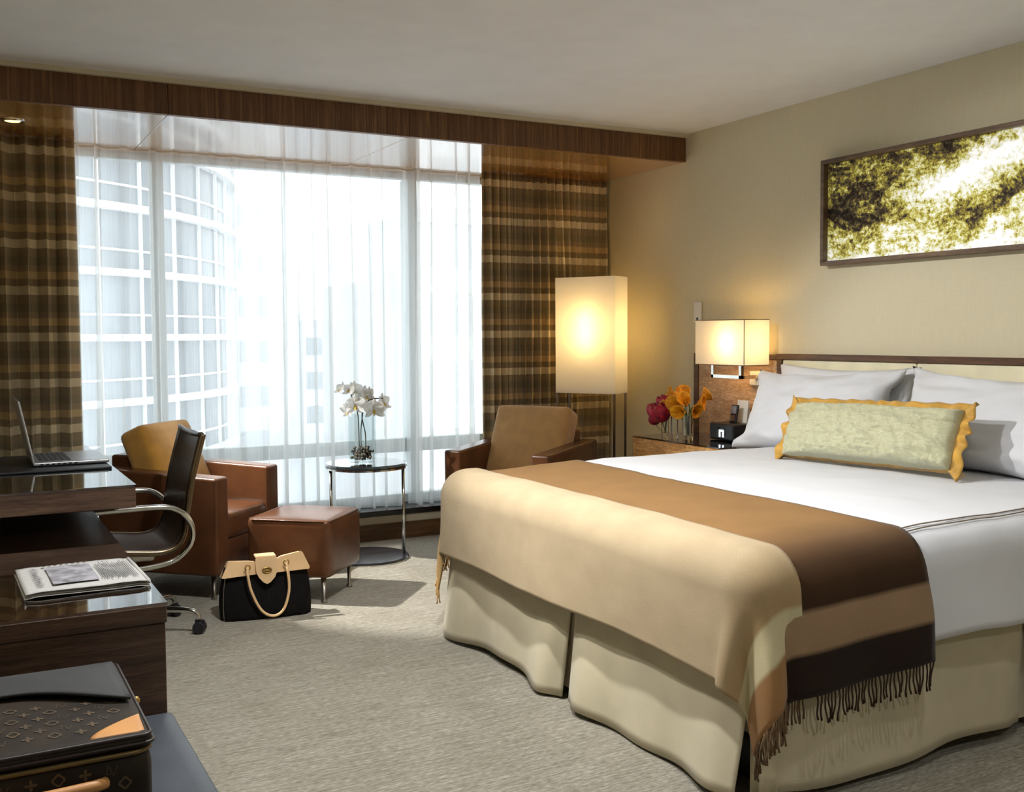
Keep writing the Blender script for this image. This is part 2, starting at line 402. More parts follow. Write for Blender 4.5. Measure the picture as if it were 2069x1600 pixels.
# ================================================================ SETTING
def struct(name, bm, mat, smooth=False, **k):
    o = obj(name, bm, mat, smooth=smooth, **k); o['kind'] = 'structure'; return o
tag(struct('floor', boxb(XL-.1, XR+.1, YB-.1, YW+.5, -.1, 0), 'carpet'), 'beige looped carpet with fine broken lines')
tag(struct('ceiling', boxb(XL-.1, XR+.1, YB-.1, YW+.5, ZC, ZC+.1), 'ceiling_paint'), 'smooth off-white ceiling')
tag(struct('wall_right', boxb(XR, XR+.12, YB, YW+.5, 0, ZC), 'wallpaper'), 'sage beige woven wallpaper behind the bed')
struct('wall_left', boxb(XL-.12, XL, YB, YW+.5, 0, ZC), 'wall_paint')
struct('wall_rear', boxb(XL, XR, YB-.12, YB, 0, ZC), 'wall_paint')
wl = thing('wall_window', 'window wall with cream strip under the black sill', None, (0, 0, 0), kind='structure')
obj('apron_wall', boxb(XL, XR, YW, YW+.35, .0, .155), 'cream_paint', wl, False)
obj('pier', boxb(XL, -.1, YW+.02, YW+.35, .155, ZC), 'wall_paint', wl, False)
obj('pier', boxb(3.62, XR, YW+.02, YW+.35, .155, ZC), 'wall_paint', wl, False)
obj('header_wall', boxb(XL, XR, YW+.30, YW+.38, 2.36, ZC), 'wall_paint', wl, False)
tag(struct('baseboard_window', boxb(XL, XR, YW-.018, YW, 0, .105, .003, 1), 'base_wood'), 'wooden skirting under the window')
tag(struct('baseboard_right', boxb(XR-.018, XR, YB, YW-.02, 0, .105, .003, 1), 'base_wood'), 'wooden skirting behind the bed')
tag(struct('trim_2', boxb(XL, XR, YW-.015, YW+.30, .155, .19, .003, 1), 'black_stone'), 'polished black stone window sill')
tag(struct('trim_3', boxb(XL, XR, YF-.026, YF+.01, ZC-.022, ZC, 0), 'cream_paint'), 'cream reveal strip between ceiling and fascia')
# soffit and fascia in 1.25 m panels
tr1 = thing('trim_1', 'dropped wooden soffit above the window', None, kind='structure')
px = [XL, -.304, .946, 2.198, 3.452, XR]
for a, b in zip(px, px[1:]):
    obj('fascia_panel', boxb(a+.001, b-.001, YF, YF+.03, ZS+.001, ZC-.022, .0015, 1), 'fascia_wood', tr1, False)
    obj('soffit_panel', boxb(a+.0012, b-.0012, YF+.03, YW+.4, ZS, ZS+.02, .0015, 1), 'soffit_wood', tr1, False)
obj('joint_backing', boxb(XL, XR, YF+.012, YW+.4, ZS+.018, ZS+.03), 'grey_reveal', tr1, False)
# window
win = thing('window_1', 'floor-to-ceiling window behind the sheer curtains', None, kind='structure')
WY = YW+.26
obj('head_frame', boxb(-.1, 3.62, WY-.04, WY+.04, 2.33, 2.368, .004, 1), 'window_frame', win, False)
obj('bottom_frame', boxb(-.1, 3.62, WY-.04, WY+.04, .19, .25, .004, 1), 'window_frame', win, False)
ml = [-.1, 1.083, 2.69, 3.62]
for x in (1.083, 2.69): obj('mullion', boxb(x-.032, x+.032, WY-.07, WY+.07, .25, 2.33, .004, 1), 'window_frame', win, False)
for x in (-.085, 3.60): obj('side_frame', boxb(x-.02, x+.02, WY-.04, WY+.04, .25, 2.33, .004, 1), 'window_frame', win, False)
for a, b in zip(ml, ml[1:]):
    obj('transom', boxb(a+.032, b-.032, WY-.04, WY+.04, .53, .62, .004, 1), 'window_frame', win, False)
    obj('pane', boxb(a+.03, b-.03, WY-.004, WY+.004, .61, 2.34), 'pane_glass', win, False)
    obj('pane', boxb(a+.03, b-.03, WY-.004, WY+.004, .24, .54), 'pane_glass', win, False)

# ================================================================ OUTSIDE
gz = -32.0
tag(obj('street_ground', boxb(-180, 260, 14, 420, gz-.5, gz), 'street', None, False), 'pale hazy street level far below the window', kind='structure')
# curved glass tower on the left
ctr = Vector((-5.4, 67.0)); rad = 21.0
tw = thing('curved_tower', 'curved glass tower with white floor bands outside the left pane', 'building', (ctr.x, ctr.y, gz))
lathe_b = B(); lathe(lathe_b, [(0, 0), (rad-.5, 0), (rad-.5, 78), (0, 78)], 72); obj('glass_wall', lathe_b, 'facade_glass', tw, True, sharp=30)
proto = None
FL = 2.98
for k in range(26):
    z = k*FL + .52
    if proto is None:
        b = B(); lathe(b, [(rad-.6, -.16), (rad, -.16), (rad, .16), (rad-.6, .16)], 72); proto = obj('floor_band', b, 'concrete', tw, True, sharp=30); proto.location = (0, 0, z)
    else:
        c = proto.copy(); COL.objects.link(c); c.location = (0, 0, z)
p2 = None
for k in range(26):
    z = k*FL + .52 + 1.05
    if p2 is None:
        b = B(); lathe(b, [(rad-.55, -.05), (rad-.38, -.05), (rad-.38, .05), (rad-.55, .05)], 72); p2 = obj('sill_rail', b, 'concrete', tw, True, sharp=30); p2.location = (0, 0, z)
    else:
        c = p2.copy(); COL.objects.link(c); c.location = (0, 0, z)
p3 = None
for k in range(20):
    a = radians(-100 + k*7.2)
    if p3 is None:
        p3 = obj('mullion', boxb(rad-.55, rad-.36, -.06, .06, 0, 77), 'concrete', tw, False)
        c = p3
    else:
        c = p3.copy(); COL.objects.link(c)
    c.rotation_euler = (0, 0, a)
def block(name, label, x0, x1, y0, d, ztop, fl, mat, bay, win_mat='facade_glass', wh=.55, wfrac=.65):
    t = thing(name, label, 'building', ((x0+x1)/2, y0, gz)); h = ztop-gz; hw = (x1-x0)/2
    obj('shell', boxb(-hw, hw, 0, d, 0, h), mat, t, False)
    nf = int(h/fl); nb = max(1, int((x1-x0)/bay)); bw = (x1-x0)/nb
    pr = {}
    first = max(0, int((-8-gz)/fl))
    for j in range(first, nf):
        for i in range(nb):
            if 'f' not in pr:
                pr['f'] = obj('window', boxb(-bw*wfrac/2, bw*wfrac/2, -.06, .05, 0, fl*wh), win_mat, t, False); c = pr['f']
            else:
                c = pr['f'].copy(); COL.objects.link(c)
            c.location = (-hw+bw*(i+.5), 0, j*fl+fl*.25)
    obj('parapet', boxb(-hw-.2, hw+.2, -.25, .2, h-.6, h+.2), 'concrete', t, False)
    return t
block('slab_tower', 'hazy slab tower just right of the curved tower', 18.8, 22.6, 78, 14, 14.5, 3.4, 'concrete', 3.8, 'window_haze', .45, .9)
block('stepped_tower', 'tallest hazy office tower behind the orchids', 42.5, 51.5, 120, 14, 15.0, 3.4, 'concrete', 3.0, 'window_haze', .5, .6)
block('far_tower', 'distant pale tower left of the tallest office tower', 44.5, 48.6, 139, 14, 11.3, 3.4, 'concrete', 2.0, 'window_haze', .5, .6)
block('apartment_block', 'white apartment block with square windows beside the right mullion', 23.4, 25.9, 60, 12, 4.8, 3.3, 'concrete', 2.4, 'window_haze', .5, .6)
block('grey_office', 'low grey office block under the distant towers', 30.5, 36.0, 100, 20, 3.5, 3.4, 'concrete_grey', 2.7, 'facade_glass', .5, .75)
block('terrace_block', 'light terrace building behind the right pane with a grey upper storey', 21.6, 27.0, 50, 8, 7.8, 3.6, 'concrete', 5.4, 'window_haze', .62, .8)

# ================================================================ CURTAINS
def drape(name, label, x0, x1, y, z0, z1, folds, amp, seed, first_flat=0.0):
    rnd = random.Random(seed); ph = [rnd.uniform(0, 6.28) for _ in range(6)]; b = B(); W = x1-x0
    def fn(u, v):
        z = z1 + (z0-z1)*v
        uu = u + .012*sin(2*pi*2.3*u+ph[0])*v
        k = folds*uu*2*pi + 1.1*sin(2*pi*1.7*uu+ph[1]) + .8*v*sin(2*pi*1.1*uu+ph[2])
        A = amp*(.55+.45*sstep(0, .35, v))*(1+.35*sin(2*pi*1.3*uu+ph[3]))
        s_ = sin(k); yy = y + A*(abs(s_)**.75*(1 if s_ > 0 else -1)) + .25*amp*sin(2.1*k+ph[4])
        xx = x0 + W*u + .5*A*sin(2*k)*.5
        xx += .05*v*(1-v)*(-1 if first_flat < 0 else 1)*0
        return Vector((max(x0-.01, min(x1+.01, xx)), min(yy, 6.14), z))
    clothw = W*2.1
    grid(b, fn, folds*16, 40, lambda u, v: (u*clothw, z1+(z0-z1)*v))
    return tag(obj(name, b, 'striped_drape', None, True, solid=.003), label, 'curtain', 'striped drapes')
drape('striped_curtain', 'striped brown and gold silk curtain at the left of the window, behind the laptop', -.42, .605, 6.065, .012, ZS-.0004, 9, .058, 3)
drape('striped_curtain', 'striped brown and gold silk curtain hanging behind the tall floor lamp', 3.07, 4.045, 6.075, .012, ZS-.0004, 18, .044, 11)
def sheer(label, x0, x1, n, seed):
    rnd = random.Random(seed); ph = [rnd.uniform(0, 6.28) for _ in range(6)]; b = B(); W = x1-x0
    def fn(u, v):
        z = ZS-.004 + (.198-ZS)*v
        k = 2*pi*n*u + 1.2*sin(2*pi*1.9*u+ph[0]) + .5*v*sin(2*pi*1.3*u+ph[1])
        a = .023*(1+.5*sin(2*pi*1.1*u+ph[2])+.3*sin(2*pi*3.1*u+ph[3]))*(.75+.6*v)
        xx = x0 + W*u + a*sin(2*k+ph[4])*.55 + a*.7*sin(k) + .02*v*sin(2*pi*.8*u+ph[5])
        return Vector((max(x0-.03, min(x1+.03, xx)), YW+.085 + a*1.5*cos(k) + .012*v, z))
    grid(b, fn, n*28, 14, lambda u, v: (u*W*1.6, v*2.2))
    # stitched heading tape
    o = obj('sheer_curtain', b, 'sheer_voile', None, True); tag(o, label, 'curtain', 'sheer curtains'); return o
sheer('sheer white voile curtain in front of the curved tower, left of the orchids', .57, 1.83, 10, 2)
sheer('sheer white voile curtain hanging behind the orchid table', 1.80, 2.62, 7, 5)
sheer('narrow sheer white voile curtain beside the right striped drape', 2.58, 3.12, 4, 9)

# ================================================================ BED
BX0, BX1, BY0, BY1 = 1.87, 4.00, 2.10, 4.12
def ztop(x, y):
    return .715 - .028*sstep(2.7, 1.9, x) - .012*sstep(2.8, 2.1, y)
def drape_pt(a, b, off=0.0, r=.11, flare=.05, fold=None):
    x0, x1, y0, y1 = BX0-off, BX1+.3, BY0-off, BY1+off
    cx = max(x0+r, min(x1-r, a)); cyy = max(y0+r, min(y1-r, b)); dx, dy = a-cx, b-cyy; d = hypot(dx, dy)
    zt = ztop(cx, cyy)+off
    if d < 1e-9: return Vector((cx, cyy, zt))
    ux, uy = dx/d, dy/d
    if d < r*pi/2: o_, dr = r*sin(d/r), r*(1-cos(d/r))
    else: h = d-r*pi/2; o_, dr = r+flare*h, r+h
    if fold and dr > r*.3:
        ph = atan2(uy, ux); o_ += fold(ph, dr)
    return Vector((cx+ux*o_, cyy+uy*o_, zt-dr))
bed = thing('bed', 'king-size bed with beige box-pleated skirt and a base blackened for the shade beneath', 'bed', (0, 0, 0))
obj('shade_plinth', boxb(BX0+.14, BX1, BY0+.12, BY1-.10, 0, .17), 'black_plastic', bed, False)  # base made black, shade under the skirt put into its colour
obj('box_spring', boxb(BX0+.06, BX1, BY0+.07, BY1-.06, .17, .38, .03, 3), 'skirt_linen', bed, True, wn=True)
obj('mattress', boxb(BX0+.04, BX1+.0, BY0+.04, BY1-.04, .38, .66, .07, 4), 'white_cotton', bed, True, wn=True)
def skirt(p0, p1, nrm, zt, zb, flare, wave, seed, c0=1, c1=1):
    rnd = random.Random(seed); ph = [rnd.uniform(0, 6.28) for _ in range(4)]; p0 = Vector(p0); p1 = Vector(p1); n = Vector((*nrm, 0)); L = (p1-p0).length; b = B()
    def fn(u, v):
        d = flare*v**1.15 + wave*v*(sin(2*pi*L*1.15*u+ph[0]) + .5*sin(2*pi*L*2.6*u+ph[1]))*.5
        e0 = sstep(.10, 0, u*L)*c0; e1 = sstep(.10, 0, (1-u)*L)*c1
        d -= .075*v*(e0+e1)*.9
        p = p0.lerp(p1, u) + n*d; sh = .0275*v*((1 if c0 > .3 else .15)*max(0, 1-2*u) - (1 if c1 > .3 else .15)*max(0, 2*u-1))
        return Vector((p.x, p.y, zt+(zb-zt)*v + .012*v*sin(2*pi*L*.9*u+ph[2]))) + (p1-p0).normalized()*sh
    grid(b, fn, 56, 12)
    return obj('skirt_panel', b, 'skirt_linen', bed, True, solid=.004)
zs = .40
skirt((BX0+.035, 4.10), (BX0+.035, 3.09), (-1, 0), zs, .018, .045, .03, 1, .3, .7) if False else None
skirt(Vector((BX0+.035, 4.09, 0)), Vector((BX0+.035, 3.085, 0)), (-1, 0), zs, .020, .055, .045, 1, .2, .75)
skirt(Vector((BX0+.035, 3.055, 0)), Vector((BX0+.035, 2.145, 0)), (-1, 0), zs, .020, .055, .045, 4, .45, .2)
skirt(Vector((BX0+.060, 2.125, 0)), Vector((3.02, 2.125, 0)), (0, -1), zs, .038, .035, .02, 6, .15, .35)
skirt(Vector((3.03, 2.125, 0)), Vector((BX1, 2.125, 0)), (0, -1), zs, .038, .035, .02, 9, .35, 0)
skirt(Vector((BX1, 4.095, 0)), Vector((BX0+.05, 4.095, 0)), (0, 1), zs, .02, .04, .02, 8, 0, .2)
obj('pleat_insert', boxb(BX0+.045, BX0+.05, 2.98, 3.16, .03, zs), 'skirt_linen', bed, False)
obj('pleat_insert', boxb(2.94, 3.10, 2.135, 2.14, .04, zs), 'skirt_linen', bed, False)
b = B(); grid(b, lambda u, v: Vector((BX0+.03+.05*u + .012*sin(u*9)*v, 2.15-.05*u - .03*v*0, zs+(.025-zs)*v)), 6, 6); obj('pleat_insert', b, 'skirt_linen', bed, True, solid=.003)
# duvet
b = B(); A0, A1, C0, C1 = BX0-.16, BX1-.02, BY0-.275, BY1+.25
def dv(u, v):
    a = A0+(A1-A0)*u; c = C0+(C1-C0)*v
    p = drape_pt(a, c, .0, .12, .06)
    nz = .006*fbm(a*2.1, c*2.1, 3.1)+.003*fbm(a*6, c*6, 1.2)
    if p.z < .58:
        p.y += (-.012 if p.y < 3 else .012)*(1+sin(a*11+2*sin(a*3)))*sstep(.58, .34, p.z)*.6
        p.z += .008*sin(a*7+1)*sstep(.5, .34, p.z)
    return p+Vector((0, 0, nz))
grid(b, dv, 90, 110)
duvet = tag(obj('duvet', b, 'white_cotton', None, True, solid=.012), 'smooth white duvet with two brown stitched lines along its near edge', 'duvet')
for dd in (0.0, .022):
    pts = []
    for i in range(70):
        a = 2.30+(3.95-2.30)*i/69; p = drape_pt(a, BY0+.083-dd+.02*(a-2.3), .009, .12, .06); pts.append(p+Vector((0, 0, .006*fbm(a*2.1, (BY0+.08)*2.1, 3.1))))
    bb = B(); tube(bb, pts, .0024, 5); o = obj('stitch_line', bb, 'thread', duvet); tag(o, 'brown double stitching')
# throw blanket: folded lengthwise, brown half below, tan half on top
bl = thing('throw_blanket', 'folded tan and brown striped throw with fringes across the foot of the bed', 'blanket', (0, 0, 0))
W0, W1 = BY0-.335, BY1+.325       # cloth ends, near and far
def brown(u, v):
    a = 1.80+(2.505-1.80)*u + .012*sin(9*v); c = W0+(W1-W0)*v
    p = drape_pt(a, c, .012, .12, .05); p.z += .004*fbm(a*3, c*3, 7)
    if p.y < 3: p.y -= .030*sstep(.66, .45, p.z) + .006*sin(a*16)*sstep(.6, .35, p.z)
    return p
b = B(); grid(b, brown, 30, 120, lambda u, v: (u*.7, v*(W1-W0))); obj('brown_layer', b, 'blanket_brown', bl, True, solid=.006)
def cfold(ph, dr):
    # folds gathering at the two foot corners (near corner: -pi..-pi/2)
    k = 0.0
    if -pi < ph < -pi/2:
        t = (ph+pi)/(pi/2); k = .050*sin(t*2*pi*1.5+.9)*sin(pi*t)**.6*sstep(.12, .42, dr)
    elif ph > pi/2:
        t = (ph-pi/2)/(pi/2); k = .035*sin(t*2*pi*1.0+.5)*sin(pi*t)**.6*sstep(.1, .4, dr)
    return k
TA0 = BX0-.335
def tan(u, v):
    a = TA0+(2.005-TA0)*u; c = W0-.02+(W1-W0+.04)*v
    p = drape_pt(a, c, .030, .12, .07, cfold); p.z += .004*fbm(a*3, c*3, 5)
    if p.x < BX0+.02 and p.z < .6: p.x += .012*sin(c*5.2+.6)*sstep(.6, .3, p.z)
    return p
b = B(); grid(b, tan, 44, 150, lambda u, v: (u*.7, v*(W1-W0))); obj('tan_layer', b, 'blanket_tan', bl, True, solid=.006)
def fringe(fn, v, u0, u1, n, ln, mat, seed):
    rnd = random.Random(seed); b = B()
    for i in range(n):
        u = u0+(u1-u0)*(i+.5)/n; p = fn(u, v); q = fn(u, v + (.004 if v < .5 else -.004)); L = ln*rnd.uniform(.8, 1.1); sx, sy = rnd.uniform(-.010, .010), rnd.uniform(-.006, .006)
        pts = [p+Vector((sx*t*t+.003*sin(6*t+i), sy*t, -L*t)) for t in (0, .25, .5, .75, 1)]
        tube(b, pts, [.0028, .0024, .0026, .0024, .0034], 5)
    o = obj('fringe', b, mat, bl); o['kind'] = 'stuff'; return o
fringe(brown, 0, .33, 1, 34, .080, 'fringe_dark', 1); fringe(brown, 1, .3, 1, 26, .08, 'fringe_dark', 2)
fringe(tan, 0, .02, 1, 42, .085, 'fringe_brown', 3); fringe(tan, 1, .02, 1, 36, .085, 'fringe_gold', 4)

def pillow(bm, W, Hh, T, pinch=.05, wr=.006, seed=0, n=36, exp=.42, crease=0):
    def side(sg):
        def fn(u, v):
            x, y = 2*u-1, 2*v-1
            X = W/2*x*(1-pinch*(1-y*y)*x*x); Y = Hh/2*y*(1-pinch*1.3*(1-x*x)*y*y)
            t = max(0, (1-x*x)*(1-y*y))**exp
            w_ = wr*(fbm(x*2.2+seed, y*2.2, sg*3)+.7*fbm(x*5+seed, y*4, sg*5))*min(1, t*3)
            rad_ = wr*1.6*sin(9*atan2(y, x)+seed)*max(0, (x*x*y*y))**.8*min(1, t*4)
            cz = 0
            if crease:
                q = abs(fbm(x*5.5+y*.8+seed, y*.9-x*.5, sg)); cz = crease*(max(0, 1-q*3.2)**3)*min(1, t*2) + crease*.8*abs(sin(x*42+2*sin(y*3)))*max(0, abs(y)-.55)*min(1, t*3)
            return Vector((X, Y, sg*(T/2*t) + w_ + rad_ + sg*cz))
        return fn
    grid(bm, side(1), n, n); grid(bm, side(-1), n, n)
    bmesh.ops.remove_doubles(bm, verts=bm.verts, dist=1e-4)
def place_pillow(label, cyc, zb, xb, tilt, W, Hh, T, roll=0, seed=0, name='pillow', mat='white_cotton', group='white bed pillows', yaw=0, **k):
    # local: x along -Y world (width), y up the pillow, z facing the room (-X)
    b = B(); pillow(b, W, Hh, T, seed=seed, **k)
    o = obj(name, b, mat, None, True)
    R = Matrix(((0, sin(tilt), -cos(tilt), 0), (-1, 0, 0, 0), (0, cos(tilt), sin(tilt), 0), (0, 0, 0, 1)))
    Rr = Matrix.Rotation(roll, 4, 'Z'); Ry = Matrix.Rotation(yaw, 4, 'Z')
    base = Vector((xb, cyc, zb)); o.matrix_world = Matrix.Translation(base) @ Ry @ R @ Rr @ Matrix.Translation(Vector((0, Hh/2*.97, 0)))
    return tag(o, label, 'pillow', group)
place_pillow('white pillow behind the left front pillow, only its top showing', 3.80, .70, 3.88, radians(12), .94, .455, .15, seed=21, pinch=.1)
place_pillow('white pillow hidden behind the right front pillow', 2.80, .70, 3.88, radians(12), .94, .43, .15, seed=33, pinch=.1)
place_pillow('plump white pillow leaning on the headboard nearest the bedside table', 3.815, .695, 3.67, radians(27), .99, .485, .21, roll=radians(2), seed=4, pinch=.18, wr=.016)
place_pillow('plump white pillow at the right, behind the green lumbar cushion', 2.80, .695, 3.67, radians(27), 1.08, .495, .21, roll=radians(-2), seed=9, pinch=.18, wr=.016)
# lumbar cushion
lc = thing('lumbar_cushion', 'crinkled pale green lumbar cushion with ruffled gold flange on the bed', 'cushion', (0, 0, 0))
CW, CH, CT = .86, .248, .19; tilt = radians(24)
R = Matrix(((0, sin(tilt), -cos(tilt), 0), (-1, 0, 0, 0), (0, cos(tilt), sin(tilt), 0), (0, 0, 0, 1)))
lc.matrix_world = Matrix.Translation(Vector((3.36, 3.145, .728))) @ Matrix.Rotation(radians(4), 4, 'Z') @ R @ Matrix.Rotation(radians(1.2), 4, 'Z') @ Matrix.Translation(Vector((0, CH/2+.03, 0)))
b = B(); pillow(b, CW, CH, CT, pinch=.02, wr=.012, seed=14, n=110, exp=.34, crease=.012); obj('cover', b, 'cushion_silk', lc, True)
def flange(u, v):
    P = 2*(CW+CH)*u; segs = [(CW, (-CW/2, CH/2), (1, 0), (0, 1)), (CH, (CW/2, CH/2), (0, -1), (1, 0)), (CW, (CW/2, -CH/2), (-1, 0), (0, -1)), (CH, (-CW/2, -CH/2), (0, 1), (-1, 0))]
    for L, o_, d, n_ in segs:
        if P <= L+1e-9: break
        P -= L
    t = P/L; e = 1-2*t
    corner = abs(e)**8
    wd = .05*v
    x = o_[0]+d[0]*P + n_[0]*(wd-.012) - d[0]*e*corner*wd*.9; y = o_[1]+d[1]*P + n_[1]*(wd-.012) - d[1]*e*corner*wd*.9
    rf = sin(2*pi*u*30+1.5*sin(2*pi*u*7)) if n_[0] else .45*sin(2*pi*u*26+1.5*sin(2*pi*u*5))
    if n_[1] < 0: return Vector((x, y+.040*v, -.055*v + v*.006*rf - .004))
    return Vector((x, y, v*.015*rf*(.6+.8*abs(sin(u*41))) - .004 - (.02*v if n_[1] else 0)))
b = B(); grid(b, flange, 360, 5, closed_u=False); obj('flange', b, 'flange_gold', lc, True, solid=.003)

# ================================================================ HEADBOARD, PICTURE, SWITCH
hb = thing('headboard', 'wide wall-mounted headboard with walnut rail and cream upholstered panel', 'headboard', (XR, 3.0, 0))
def L(y): return y-3.0
obj('backing', boxb(-.03, 0, L(1.55), L(5.075), .35, 1.155), 'rail_wood', hb, False)
obj('top_rail', boxb(-.055, 0, L(1.55), L(4.335), 1.155, 1.187, .002, 1), 'rail_wood', hb, False)
obj('side_rail', boxb(-.045, 0, L(4.335), L(5.075), 1.155, 1.182, .002, 1), 'rail_wood', hb, False)
obj('frame_stile', boxb(-.055, -.0, L(4.295), L(4.335), .35, 1.155, .002, 1), 'rail_wood', hb, False)
obj('edge_stile', boxb(-.045, -.0, L(5.030), L(5.075), .35, 1.155, .002, 1), 'rail_wood', hb, False)
obj('side_panel', boxb(-.04, -.03, L(4.337), L(5.029), .35, 1.15, .002, 1), 'panel_wood', hb, False)
for k in range(3):
    y1 = 4.294-.9*k; obj('padded_panel', boxb(-.05, -.02, L(y1-.897), L(y1-.001), .45, 1.154, .008, 3), 'headboard_cream', hb, True, wn=True)
pic = thing('framed_print', 'wide framed print of white water rushing over mossy stones above the bed', 'picture', (XR, 2.86, 1.922))
py0, py1, pz = -1.15, 1.15, .272
for nm, bb in (('frame_rail', boxb(-.062, 0, py0, py1, pz-.022, pz, .002, 1)), ('frame_rail', boxb(-.062, 0, py0, py1, -pz, -pz+.022, .002, 1)),
               ('frame_stile', boxb(-.062, 0, py1-.024, py1, -pz+.022, pz-.022, .002, 1)), ('frame_stile', boxb(-.062, 0, py0, py0+.024, -pz+.022, pz-.022, .002, 1))):
    obj(nm, bb, 'frame_wood', pic, False)
obj('print', boxb(-.03, -.01, py0+.024, py1-.024, -pz+.022, pz-.022), 'water_print', pic, False)
sw = thing('wall_switch', 'tall white switch plate on the wall above the bedside lamp', 'switch', (XR, 5.082, 1.435))
obj('plate', boxb(-.012, 0, -.035, .035, -.062, .062, .003, 2), 'white_plastic', sw, True, wn=True)
obj('button', boxb(-.015, -.01, -.008, .008, -.05, -.035, .001, 1), 'black_plastic', sw, False)

# ================================================================ BEDSIDE
ns = thing('nightstand', 'honey-grained bedside cabinet with dark glass top beside the bed', 'nightstand', (3.78, 4.64, 0))
obj('body', boxb(-.21, .222, -.38, .40, .06, .655, .003, 1), 'rail_wood', ns, False)
dr = obj('drawer', boxb(-.235, -.21, -.378, .398, .43, .688, .003, 1), 'honey_wood', ns, False)
obj('drawer', boxb(-.235, -.21, -.378, .398, .065, .425, .003, 1), 'honey_wood', ns, False)
obj('top_board', boxb(-.21, .222, -.38, .40, .655, .69, 0), 'rail_wood', ns, False)
obj('end_panel', boxb(-.235, .222, .398, .412, .06, .69, .002, 1), 'honey_wood', ns, False)
obj('glass_top', boxb(-.238, .222, -.382, .412, .690, .698, .001, 1), 'top_glass', ns, False)
obj('foot_plinth', boxb(-.18, .22, -.35, .37, 0, .06), 'black_plastic', ns, False)
ZN = .698
def vase(label, x, y, r, h, name='bud_vase'):
    b = B(); lathe(b, [(0, 0), (r*.92, 0), (r, .004), (r, h), (r-.004, h), (r-.004, .024), (0, .022)], 24)
    o = obj(name, b, 'clear_glass', None, True, sharp=40, loc=(x, y, ZN)); return tag(o, label, 'vase', 'small glass vases on the bedside cabinet')
vase('small clear glass vase holding the red peonies', 3.665, 4.895, .022, .115)
vase('slim tall clear glass vase between the red and orange flowers', 3.652, 4.790, .021, .178)
vase('clear glass vase nearest the black clock radio', 3.672, 4.700, .024, .135)
vase('clear glass vase behind the others, holding the orange calla lilies', 3.765, 4.795, .023, .125)
def peony(label, c, r, seed):
    rnd = random.Random(seed); t = thing('peony', label, 'flower', c, group='red peonies')
    for layer, (n, rr, top) in enumerate(((4, .45, 1.25), (5, .66, 1.2), (6, .84, 1.0), (7, 1.0, .62))):
        for i in range(n):
            a = 2*pi*(i+.5*layer)/n+rnd.uniform(-.2, .2); b = B(); tp = top+rnd.uniform(-.15, .15)
            def fn(u, v, a=a, rr=rr, tp=tp, layer=layer, i=i):
                pol = -1.25+v*(tp+1.25)
                ww = (u-.5)*2*(.95-.25*v*v)*(1.0 if v > .05 else .6)
                R_ = r*rr*(1+.10*sin(u*pi)*v) + r*.16*(v**4)*(layer > 1) + r*.05*sin(u*11+i*2)*v
                return Vector((R_*cos(pol)*cos(a+ww), R_*cos(pol)*sin(a+ww), R_*sin(pol)*.92))
            grid(b, fn, 8, 7); obj('petal', b, 'peony_red', t, True, solid=.0015)
    b = B(); tube(b, smooth_path([(0, 0, -r*.6), ((3.665-c[0])*.7, (4.895-c[1])*.7, -.05-r*.3), (3.665-c[0], 4.895-c[1], ZN+.025-c[2])], 5), .0022, 6); obj('stem', b, 'stem_green', t)
    return t
peony('red peony highest in the bunch, at the back', (3.69, 4.915, .895), .055, 1)
peony('large red peony facing the room at the front of the bunch', (3.625, 4.895, .835), .058, 2)
peony('red peony at the far left of the bunch', (3.665, 4.985, .845), .052, 3)
peony('small red peony drooping lowest at the left', (3.645, 4.975, .790), .032, 4)
peony('red peony tucked between the others and the orange lilies', (3.70, 4.865, .870), .046, 5)
def calla(label, c, ang, elev, ln, seed):
    t = thing('calla_lily', label, 'flower', c, group='orange calla lilies'); rnd = random.Random(seed)
    d = Vector((cos(ang)*cos(elev), sin(ang)*cos(elev), sin(elev))); up = Vector((0, 0, 1)); s1 = d.cross(up).normalized(); s2 = s1.cross(d)
    b = B()
    def fn(u, v):
        th = 2*pi*(u*1.12); R_ = ln*(.08+.42*v**1.7)*(1+.35*v*cos(th-.6)); curl = .16*ln*v**4
        return d*(ln*v*(1-.22*v*(1-cos(th-.6))*.5)+curl*cos(th-.6)*.6) + s1*(R_*cos(th)) + s2*(R_*sin(th))
    grid(b, fn, 20, 8); obj('spathe', b, 'calla_orange', t, True, solid=.0015)
    b = B(); tube(b, [d*ln*.1, d*ln*.6], [.004, .0025], 6); obj('spadix', b, 'orchid_lip', t)
    b = B(); e = Vector((3.765, 4.795, ZN+.02))-Vector(c); tube(b, smooth_path([d*ln*.1, -d*.02+Vector((0, 0, -.012)), e*.5+Vector((0, 0, .005)), e], 5), .003, 6); obj('stem', b, 'stem_green', t)
    return t
for i, (lb, c, a, e, ln) in enumerate((('orange calla lily pointing left over the peonies', (3.74, 4.86, .905), radians(140), .55, .088), ('orange calla lily standing at the top of its bunch', (3.76, 4.80, .900), radians(200), .9, .088),
        ('orange calla lily opening toward the bed foot', (3.72, 4.80, .872), radians(190), .3, .088), ('orange calla lily leaning toward the clock radio', (3.75, 4.74, .878), radians(-70), .25, .09),
        ('lowest orange calla lily drooping at the right', (3.72, 4.71, .862), radians(-100), -.1, .082), ('orange calla lily in the middle of its bunch', (3.715, 4.765, .885), radians(230), .6, .08), ('orange calla lily turned toward the tall floor lamp', (3.70, 4.835, .858), radians(165), .15, .082), ('orange calla lily low at the front of its bunch', (3.70, 4.755, .850), radians(205), -.05, .08), ('orange calla lily at the back of its bunch', (3.80, 4.76, .900), radians(-30), .7, .08))):
    calla(lb, c, a, e, ln, i)
ck = thing('clock_radio', 'black clock radio with docked player on the bedside cabinet', 'clock radio', (3.86, 4.535, ZN), radians(-4))
